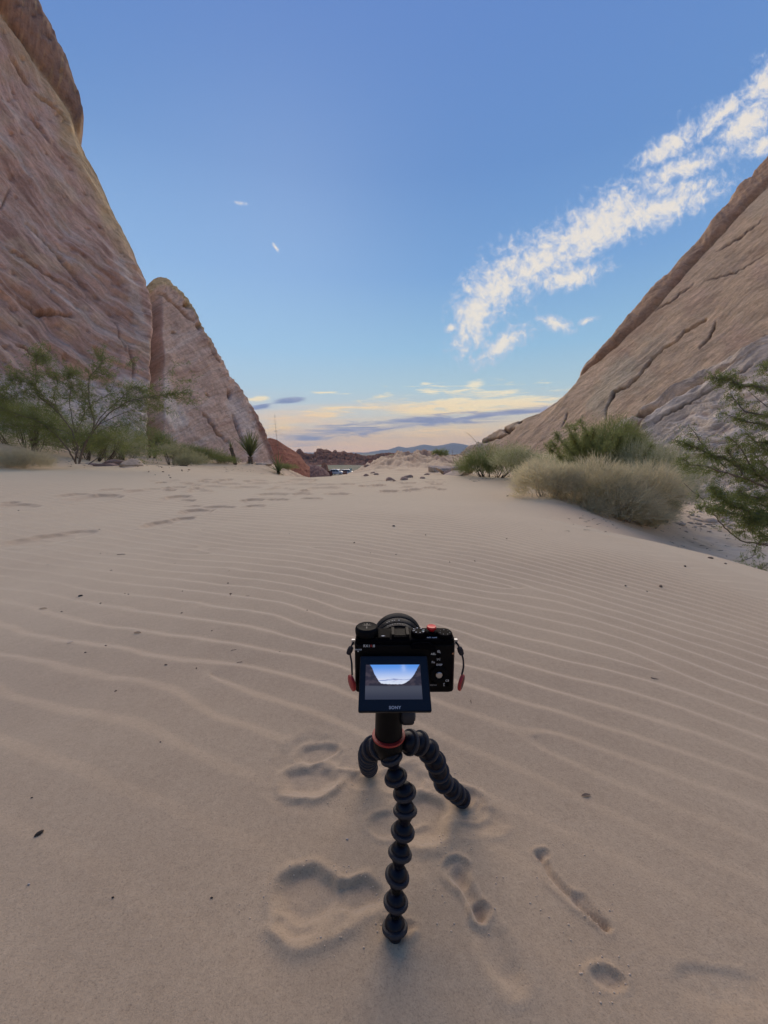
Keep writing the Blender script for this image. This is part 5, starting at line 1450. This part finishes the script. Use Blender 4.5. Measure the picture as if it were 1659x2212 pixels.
# ================================================================ camera on the tripod
BODY = mat('camera_black_leatherette', (.003, .003, .004), .5, spec=.08, bump=.25, bscale=900, bdist=.0003)
PLATE = mat('camera_black_paint', (.0025, .0025, .004), .5, spec=.015)
RUB = mat('camera_rubber', (.004, .0045, .006), .6, spec=.07)
SILV = mat('brushed_silver', (.42, .43, .45), .32, metal=.9)
WHT = mat('white_marking', (.62, .64, .66), .5); GREYM = mat('grey_marking', (.20, .21, .22), .5); REDM = mat('red_marking', (.35, .02, .02), .5)
camr = tag(empty('digital_camera', (.0235, .400, .3292), (0, 0, math.radians(.4))), 'black compact camera on the tripod, tilted screen showing the canyon, red shutter button on top', 'camera')
mm_ = .001
def M3(x, y, z): return Matrix.Translation((x * mm_, y * mm_, z * mm_))
# body (x right, y forward, z up; origin at the back plane's bottom centre)
ol = [(-56.5, 4), (-54, .8), (-50, 0), (50, 0), (54.5, 1.2), (56.5, 5), (56.5, 22), (54, 27), (50, 29.5), (38, 30), (-50, 28), (-54, 27), (-56.5, 23)]
bm_obj('body', prism_bm([(x * mm_, y * mm_) for x, y in ol], 0, 58 * mm_), BODY, camr, True, .0016, 3)
bm_obj('top_plate', prism_bm([((x * .985) * mm_, (y + .3) * mm_) for x, y in ol], 58.05 * mm_, 64 * mm_), PLATE, camr, True, .0014, 3)
bm_obj('front_grip', prism_bm([(34 * mm_, 30.2 * mm_), (53 * mm_, 29 * mm_), (50 * mm_, 37 * mm_), (38 * mm_, 38 * mm_)], 4 * mm_, 56 * mm_), RUB, camr, True, .002, 3)
# raised thumb rest on the back
bm_obj('thumb_rest', prism_bm([(x * mm_, z * mm_) for x, z in [(6, 58), (8, 61.0), (16, 62.4), (26, 62.0), (33.5, 58.5), (35, 52), (33.5, 51), (20, 55.0), (7, 54.8)]], -3.2 * mm_, -.02 * mm_, axis='y'), PLATE, camr, True, .0007, 3)
# left block under the round cap
bm_obj('viewfinder_hump', box_bm(-30 * mm_, -17 * mm_, 2 * mm_, 24 * mm_, 64.03 * mm_, 66.2 * mm_), PLATE, camr, True, .0008)
# lens
LM = Matrix.Translation((-.0055, .030, .0325)) @ Matrix.Rotation(math.radians(-90), 4, 'X') @ Matrix.Diagonal((.96, .96, .76, 1))
ln_ = bm_obj('lens', lathe_bm([(.0270, 0), (.0285, .001), (.0290, .004), (.0290, .012), (.0282, .0125), (.0282, .0135)], 72, None, LM), PLATE, camr, True)
LENSG = mat('lens_ring_grey', (.012, .013, .015), .42, spec=.12)
bm_obj('aperture_ring', lathe_bm([(.0283, .0137), (.0306, .0142), (.0308, .0150), (.0308, .0235), (.0300, .0242)], 96, None, LM, 1, .008), LENSG, ln_, True)
bm_obj('focus_ring', lathe_bm([(.0296, .0244), (.0312, .0250), (.0318, .0262), (.0318, .0400), (.0310, .0412)], 120, None, LM, 1, .012), LENSG, ln_, True)
bm_obj('lens_hood', lathe_bm([(.0308, .0414), (.0322, .0420), (.0330, .0440), (.0330, .0560), (.0322, .0566), (.0290, .0566), (.0270, .0500)], 72, None, LM), mat('hood_grey', (.018, .019, .020), .5, spec=.1), ln_, True)
def on_ring(ch, ang, rr2, yd, size, m2, bold=0):
    a = math.radians(ang)
    Mx = Matrix.Translation((-.0055, .030 + yd * .76, .0325)) @ Matrix.Rotation(a, 4, 'Y') @ Matrix.Translation((0, 0, rr2 * .96))
    text_obj('ring_marking', ch, size, m2, ln_, Mx, bold)
for i, ch in enumerate(['2', '2.8', '4', '5.6', '8', '11']): on_ring(ch, -26 + i * 9, .0310, .0192, .0030, GREYM)
for i, ch in enumerate(['|', '0.3', '0.5']): on_ring(ch, 2 - i * 13, .0320, .0300, .0034, WHT if i == 0 else GREYM, .0001)
# accessory shoe with cover
sh_ = bm_obj('hot_shoe', box_bm(-15 * mm_, 5 * mm_, 2.5 * mm_, 22 * mm_, 64.03 * mm_, 66.5 * mm_), PLATE, camr, True, .0005)
for s in (-1, 1):
    x0 = -5 + s * 8.2
    bm_obj('shoe_rail', box_bm((x0 - 1.6) * mm_, (x0 + 1.6) * mm_, 3 * mm_, 21 * mm_, 66.53 * mm_, 69.3 * mm_), mat('shoe_metal', (.004, .004, .005), .45, spec=.08), sh_, True, .0004)
bm_obj('shoe_floor', box_bm(-11 * mm_, 1 * mm_, 5 * mm_, 20 * mm_, 66.53 * mm_, 67.2 * mm_), mat('shoe_floor', (.003, .003, .003), .6, spec=.1), sh_)
# round black cap standing on the left
pk = bm_obj('round_rubber_cap', lathe_bm([(.0115, 0), (.0128, .0012), (.0133, .004), (.0133, .0072), (.0126, .0092), (.0113, .0102), (.0106, .0100), (.0002, .0098)], 56, None, M3(-43, 13.5, 64.05)), RUB, camr, True)
EMB = mat('embossed_rubber', (.020, .021, .025), .45)
bmx = bmesh.new()
for a_, r0_, r1_, w_ in [(90, .001, .0080, .0006), (60, .002, .0070, .0004), (120, .002, .0070, .0004), (30, .002, .0060, .0004), (150, .002, .0060, .0004), (-90, .001, .006, .0006)]:
    a2 = math.radians(a_); dx_, dy_ = math.cos(a2), math.sin(a2)
    pts = [(dx_ * r0_ - dy_ * w_, dy_ * r0_ + dx_ * w_), (dx_ * r0_ + dy_ * w_, dy_ * r0_ - dx_ * w_), (dx_ * r1_ + dy_ * w_, dy_ * r1_ - dx_ * w_), (dx_ * r1_ - dy_ * w_, dy_ * r1_ + dx_ * w_)]
    prism_bm([(p[0] - .043, p[1] + .0135) for p in pts], .07390, .07415, bmx)
bm_obj('cap_emblem', bmx, EMB, pk)
# mode dial, shutter button, exposure dial
md = bm_obj('mode_dial', lathe_bm([(.0082, 0), (.0086, .0005), (.0086, .0052), (.0078, .0058), (.0002, .0059)], 64, None, M3(16, 11, 64.05), 1, .04), PLATE, camr, True)
for i, ch in enumerate(['P', 'A', 'S', 'M', '1', '2', '3', 'C']):
    a = math.radians(100 - i * 45)
    text_obj('dial_letter', ch, .0030, WHT, md, M3(16 + 5.7 * math.cos(a), 11 + 5.7 * math.sin(a), 70.1) @ Matrix.Rotation(a - math.pi / 2, 4, 'Z'), .00006)
bm_obj('dial_mark', box_bm(.0195, .0222, .0090, .0100, .07000, .07012), mat('teal_mark', (.10, .30, .32), .5), md)
rel = bm_obj('shutter_collar', lathe_bm([(.0068, 0), (.0070, .0004), (.0070, .003), (.0060, .0038), (.0002, .0039)], 40, None, M3(31, 14, 64.05)), PLATE, camr, True)
bm_obj('red_shutter_button', lathe_bm([(.0030, .0039), (.0036, .0055), (.0052, .0062), (.0056, .0072), (.0056, .0086), (.0050, .0096), (.0040, .0094), (.0002, .0090)], 48, None, M3(31, 14, 64.05)), mat('red_anodised', (.40, .012, .018), .3, metal=.3, spec=.4), camr, True)
ed = bm_obj('exposure_dial', lathe_bm([(.0083, 0), (.0087, .0005), (.0087, .0038), (.0079, .0044), (.0002, .0045)], 64, None, M3(45.5, 9.5, 64.05), 1, .04), PLATE, camr, True)
for i, ch in enumerate(['0', '1', '2', '3', '3', '2', '1']):
    a = math.radians(90 - i * 51.4); text_obj('dial_letter', ch, .0026, GREYM, ed, M3(45.5 + 5.6 * math.cos(a), 9.5 + 5.6 * math.sin(a), 68.65))
text_obj('button_lettering', 'C1', .0024, GREYM, camr, M3(44, 23, 64.2))
BK = lambda x, z, y=-.12: M3(x, y, z) @ Matrix.Rotation(math.pi / 2, 4, 'X')
TOP = lambda x, y, z=64.15: M3(x, y, z)
text_obj('switch_lettering', 'ON OFF', .0029, WHT, camr, TOP(30.5, 5.0), .00012)
text_obj('switch_mark', '^', .004, WHT, camr, TOP(28.8, 7.0), .0001)
bm_obj('finder_symbol', prism_bm([(-27 * mm_, 5.2 * mm_), (-24.5 * mm_, 4.2 * mm_), (-22 * mm_, 5.2 * mm_), (-24.5 * mm_, 6.2 * mm_)], 66.25 * mm_, 66.4 * mm_), WHT, camr)
text_obj('model_lettering', 'RX1', .0042, WHT, camr, BK(-42.8, 57.0), .00006, sx=.95)
text_obj('model_lettering', 'R', .0038, REDM, camr, BK(-37.6, 57.0), .00012, sx=.95)
text_obj('model_lettering', 'II', .0038, WHT, camr, BK(-34.8, 57.0), .00018, sx=1.0)
text_obj('finder_lettering', 'FINDER', .0022, WHT, camr, BK(-52.2, 52.6), .00005)
bm_obj('finder_arrow', prism_bm([(-53.4 * mm_, 51.2 * mm_), (-51.4 * mm_, 51.2 * mm_), (-52.4 * mm_, 49.8 * mm_)], -.2 * mm_, -.05 * mm_, axis='y'), WHT, camr)
# buttons on the back
def button(x, z, r, h=.9, m_=None, name='button'):
    return bm_obj(name, lathe_bm([(r * mm_, 0), (r * mm_, h * .8 * mm_), (r * .85 * mm_, h * mm_), (.0001, h * mm_)], 32, None, M3(x, -.02, z) @ Matrix.Rotation(math.pi / 2, 4, 'X')), m_ or PLATE, camr, True)
text_obj('button_lettering', 'AEL', .0031, WHT, camr, BK(31.8, 47.2), .00008); text_obj('button_lettering', 'Fn', .0034, WHT, camr, BK(31.8, 37.2), .00008)
text_obj('button_lettering', 'DISP', .0031, WHT, camr, BK(38.7, 34.0), .00010); text_obj('button_lettering', 'C3', .0032, WHT, camr, BK(48.0, 14.6), .00010)
text_obj('button_lettering', 'MENU', .0026, GREYM, camr, BK(32.4, 9.2), .00008)
button(37.5, 44.6, 2.6); button(38.2, 38.8, .1); button(47.5, 10.0, 2.4, .6); button(32.5, 13.0, 2.4, .6)
# magnifier, focus frame and bin symbols
def ringbm(cx_, cz_, r0_, r1_, y0_=-.2, y1_=-.05, n=24):
    bm = bmesh.new(); R = []
    for y in (y0_, y1_):
        for r in (r0_, r1_):
            R.append([bm.verts.new(((cx_ + r * math.cos(2 * math.pi * k / n)) * mm_, y * mm_, (cz_ + r * math.sin(2 * math.pi * k / n)) * mm_)) for k in range(n)])
    for a, b in ((0, 1), (1, 3), (3, 2), (2, 0)):
        for k in range(n): bm.faces.new([R[a][k], R[a][(k + 1) % n], R[b][(k + 1) % n], R[b][k]])
    bmesh.ops.recalc_face_normals(bm, faces=bm.faces[:]); return bm
def bars(lst, bm=None):
    bm = bm or bmesh.new()
    for x0, x1, z0, z1 in lst: box_bm(x0 * mm_, x1 * mm_, -.2 * mm_, -.05 * mm_, z0 * mm_, z1 * mm_, bm)
    return bm
b_m = ringbm(37.6, 50.2, 1.15, 1.55); bars([(36.9, 38.3, 50.05, 50.35), (37.45, 37.75, 49.5, 50.9)], b_m)
prism_bm([(38.6 * mm_, 49.4 * mm_), (39.9 * mm_, 48.3 * mm_), (39.5 * mm_, 48.0 * mm_), (38.3 * mm_, 49.0 * mm_)], -.2 * mm_, -.05 * mm_, b_m, axis='y')
bm_obj('magnifier_symbol', b_m, WHT, camr)
bm_obj('focus_area_symbol', bars([(36.0, 37.0, 42.2, 42.6), (36.0, 36.4, 41.4, 42.18), (38.4, 39.4, 42.2, 42.6), (39.0, 39.4, 41.4, 42.18), (36.0, 37.0, 39.6, 40.0), (36.0, 36.4, 40.02, 40.8), (38.4, 39.4, 39.6, 40.0), (39.0, 39.4, 40.02, 40.8), (37.0, 37.5, 40.9, 41.3), (37.9, 38.4, 40.9, 41.3), (37.45, 37.95, 40.35, 40.85), (37.45, 37.95, 41.35, 41.85)]), WHT, camr)
bm_obj('bin_symbol', bars([(43.6, 46.4, 11.0, 11.4), (44.6, 45.4, 11.42, 11.8), (43.9, 44.2, 8.2, 10.95), (45.8, 46.1, 8.2, 10.95), (44.22, 45.78, 8.2, 8.5), (44.75, 44.95, 8.9, 10.6), (45.15, 45.35, 8.9, 10.6)]), WHT, camr)
wl_ = bm_obj('control_wheel', lathe_bm([(.0098, 0), (.0100, .0006), (.0100, .0016), (.0092, .0020), (.0058, .0018), (.0050, .0010), (.0002, .0010)], 72, None, M3(38.5, -.02, 22.6) @ Matrix.Rotation(math.pi / 2, 4, 'X'), 1, .02), RUB, camr, True)
bm_obj('centre_button', lathe_bm([(.0036, .0010), (.0037, .0022), (.0032, .0027), (.0002, .0028)], 40, None, M3(38.5, -.02, 22.6) @ Matrix.Rotation(math.pi / 2, 4, 'X')), SILV, wl_, True)
bm_obj('orange_mount_mark', bm=lathe_bm([(.0012, 0), (.0012, .0002)], 20, None, M3(54.0, -.05, 47.5) @ Matrix.Rotation(math.pi / 2, 4, 'X')), m_=mat('copper_mark', (.35, .18, .10), .5, metal=.4), parent=camr)
# tilting screen
SA = math.radians(36)   # screen plane above the horizontal
scx, W2, H2 = -12.8, 37.0, 57.5
SM = Matrix.Translation((scx * mm_, -.0045, .0475)) @ Matrix.Rotation(SA, 4, 'X') @ Matrix.Translation((0, -H2 * mm_ , 0))
def to_s(bm): bmesh.ops.transform(bm, matrix=SM, verts=bm.verts[:]); return bm
scr = bm_obj('tilting_screen', to_s(prism_bm(roundrect(-W2 * mm_, W2 * mm_, 0, H2 * mm_, .0016), -.0042, 0)), mat('screen_shell', (.004, .005, .007), .4, spec=.2), camr, True, .0006)
def screen_glass():
    m_ = bpy.data.materials.new('screen_glass'); m_.use_nodes = True
    b = m_.node_tree.nodes['Principled BSDF']; b.inputs['Base Color'].default_value = (.006, .009, .014, 1); b.inputs['Roughness'].default_value = .08; b.inputs['Specular IOR Level'].default_value = .3
    return m_
bm_obj('screen_glass', to_s(prism_bm(roundrect(-(W2 - .9) * mm_, (W2 - .9) * mm_, .9 * mm_, (H2 - .9) * mm_, .0012), .00004, .0004)), screen_glass(), scr)
# picture on the screen: a lit display, fine grid of colours
NX, NY = 220, 150
x0s, x1s, y0s, y1s = -30.5, 28.5, 11.5, 47.5
gx_ = np.linspace(0, 1, NX); gy_ = np.linspace(0, 1, NY)
UX, UY = np.meshgrid(gx_, gy_)               # UY up
sky_t = np.array(lin((88, 146, 228))); sky_b = np.array(lin((214, 222, 240)))
t_ = ss(UY, .42, .98)
pc = lerp3(sky_b, sky_t, t_)
cl = np.exp(-((UX - .70 + .05 * (UY - .8)) / .05) ** 2 - ((UY - .90) / .13) ** 2) * (1 + .8 * fbm(UX * 14, UY * 9, 3, 3))
pc = lerp3(pc, lin((200, 212, 240)), np.clip(cl, 0, 1) * .35)
bnd = ss(fbm(UX * 5, UY * 34, 1, 4) + .5 * np.exp(-((UY - .545 - .04 * (UX - .5)) / .02) ** 2), .12, .45) * ss(UY, .66, .56)
pc = lerp3(pc, lin((112, 128, 182)), bnd * .85)
pc = lerp3(pc, lin((236, 214, 216)), ss(fbm(UX * 4, UY * 22, 9, 3), .05, .4) * ss(UY, .68, .5) * .6)
lx = np.interp(UY, [.42, .45, .52, .62, .74, .90, 1.0], [.34, .28, .235, .20, .155, .12, .075]) + .006 * perlin(UY * 30, 0 * UY, 1)
rx = np.interp(UY, [.42, .45, .54, .66, .80, .93, 1.0], [.64, .70, .79, .86, .915, .96, .99]) + .006 * perlin(UY * 26, 0 * UY, 2)
rock = np.maximum(ss(lx - UX, -.004, .004), ss(UX - rx, -.004, .004))
hz_ = .425 + .014 * perlin(UX * 20, 0 * UX, 3) + .02 * np.exp(-((UX - .30) / .06) ** 2)
rock = np.maximum(rock, ss(hz_ - UY, -.004, .004))
rc = lerp3(np.array(lin((42, 38, 46))), lin((66, 58, 64)), ss(fbm(UX * 9, UY * 9, 4, 4), -.2, .4))
pc = lerp3(pc, rc, rock)
sd_ = ss(.37 + .03 * np.abs(UX - .5) - UY, -.02, .02)
sc_ = lerp3(np.array(lin((50, 52, 64))), lin((70, 72, 82)), ss(UY, 0, .33))
pc = lerp3(pc, sc_, sd_)
gv = np.stack([(x0s + (x1s - x0s) * UX) * mm_, (y0s + (y1s - y0s) * UY) * mm_, np.full_like(UX, .00046)], -1).reshape(-1, 3)
gv = np.array([tuple(SM @ Vector(p)) for p in gv])
def display_mat():
    m_ = bpy.data.materials.new('lit_display'); m_.use_nodes = True
    nt = m_.node_tree; b = nt.nodes['Principled BSDF']
    a_ = nt.nodes.new('ShaderNodeAttribute'); a_.attribute_name = 'Col'
    b.inputs['Base Color'].default_value = (.004, .005, .007, 1); b.inputs['Roughness'].default_value = .07
    nt.links.new(a_.outputs['Color'], b.inputs['Emission Color']); b.inputs['Emission Strength'].default_value = 1.0
    return m_
link('display_picture', mesh_np('display_picture', gv, grid_quads(NY, NX), pc), display_mat(), scr, False)
text_obj('brand_lettering', 'SONY', .0040, mat('silver_lettering', (.40, .42, .45), .4), scr, SM @ Matrix.Translation((0, .0036, .0005)), .00010, sx=1.05)
for s in (-1, 1):
    bm_obj('screen_hinge', box_bm((scx + s * 22 - 4) * mm_, (scx + s * 22 + 4) * mm_, -.0048, -.0003, .030, .040), PLATE, camr, True, .0004)
# strap anchors: silver lug, black cord, red disc
CORD = mat('black_cord', (.012, .010, .014), .8); DISC = mat('red_anchor_disc', (.33, .018, .022), .5)
for s, zdrop in ((-1, 0), (1, 0)):
    lug = bm_obj('strap_lug', box_bm(min(s * 56.6, s * 60.2) * mm_, max(s * 56.6, s * 60.2) * mm_, 8 * mm_, 11 * mm_, 54 * mm_, 60.0 * mm_), SILV, camr, True, .0008)
    if s > 0: pts = [(57.5, 9, 57.5), (60.5, 7, 55), (63, 3, 49), (65.6, 0, 41), (65.8, -2, 32), (63.8, -3, 24)]
    else: pts = [(-57.5, 9, 57.5), (-60.5, 6, 54), (-61.8, 2, 47), (-59.6, -1, 38), (-59.4, -2.5, 30), (-59.2, -3, 24)]
    pth = smooth_path([tuple(c * mm_ for c in p) for p in pts], 22)
    cd = link('strap_cord', mesh_np('strap_cord', *tube(pth, np.full(22, .00105), 8)), CORD, camr)
    kz = 46 if s > 0 else 47
    kx = 62.8 if s > 0 else -61.9
    kb_ = bm_obj('cord_knot', lathe_bm([(.0010, -.0052), (.0026, -.0042), (.0033, 0), (.0028, .004), (.0010, .0055)], 18, None, M3(kx, 3, kz + 3) @ Matrix.Rotation(math.radians(-22 * s), 4, 'Y')), CORD, cd, True)
    dm = M3(63.3 if s > 0 else -59.6, -3.2, 14.5) @ Matrix.Rotation(math.radians(8 * s), 4, 'Y') @ Matrix.Rotation(math.radians(62 if s > 0 else 118), 4, 'Z') @ Matrix.Rotation(math.radians(90), 4, 'X')
    bm_ = lathe_bm([(.0074, -.0019), (.0086, -.0012), (.0088, 0), (.0086, .0012), (.0074, .0019)], 40, None, dm @ Matrix.Diagonal((.92, 1.08, 1, 1)))
    bm_obj('anchor_disc', bm_, DISC, cd, True)
    bm_obj('disc_face', lathe_bm([(.0068, .00192), (.0066, .00215), (.0002, .0022)], 36, None, dm @ Matrix.Diagonal((.92, 1.08, 1, 1))), mat('dark_disc_face', (.10, .012, .014), .6), cd, True)

# ================================================================ air
hz = box_bm(-17000, 17000, -400, 12500, -60, 420)
haze = bm_obj('haze', hz, None); 
hm = bpy.data.materials.new('haze'); hm.use_nodes = True; hm.node_tree.nodes.clear()
pv = hm.node_tree.nodes.new('ShaderNodeVolumePrincipled'); pv.inputs['Color'].default_value = (.58, .76, 1.0, 1); pv.inputs['Density'].default_value = HAZE_D; pv.inputs['Anisotropy'].default_value = 0.0
ho = hm.node_tree.nodes.new('ShaderNodeOutputMaterial'); hm.node_tree.links.new(pv.outputs[0], ho.inputs['Volume'])
haze.data.materials.append(hm); tag(haze, kind='stuff')
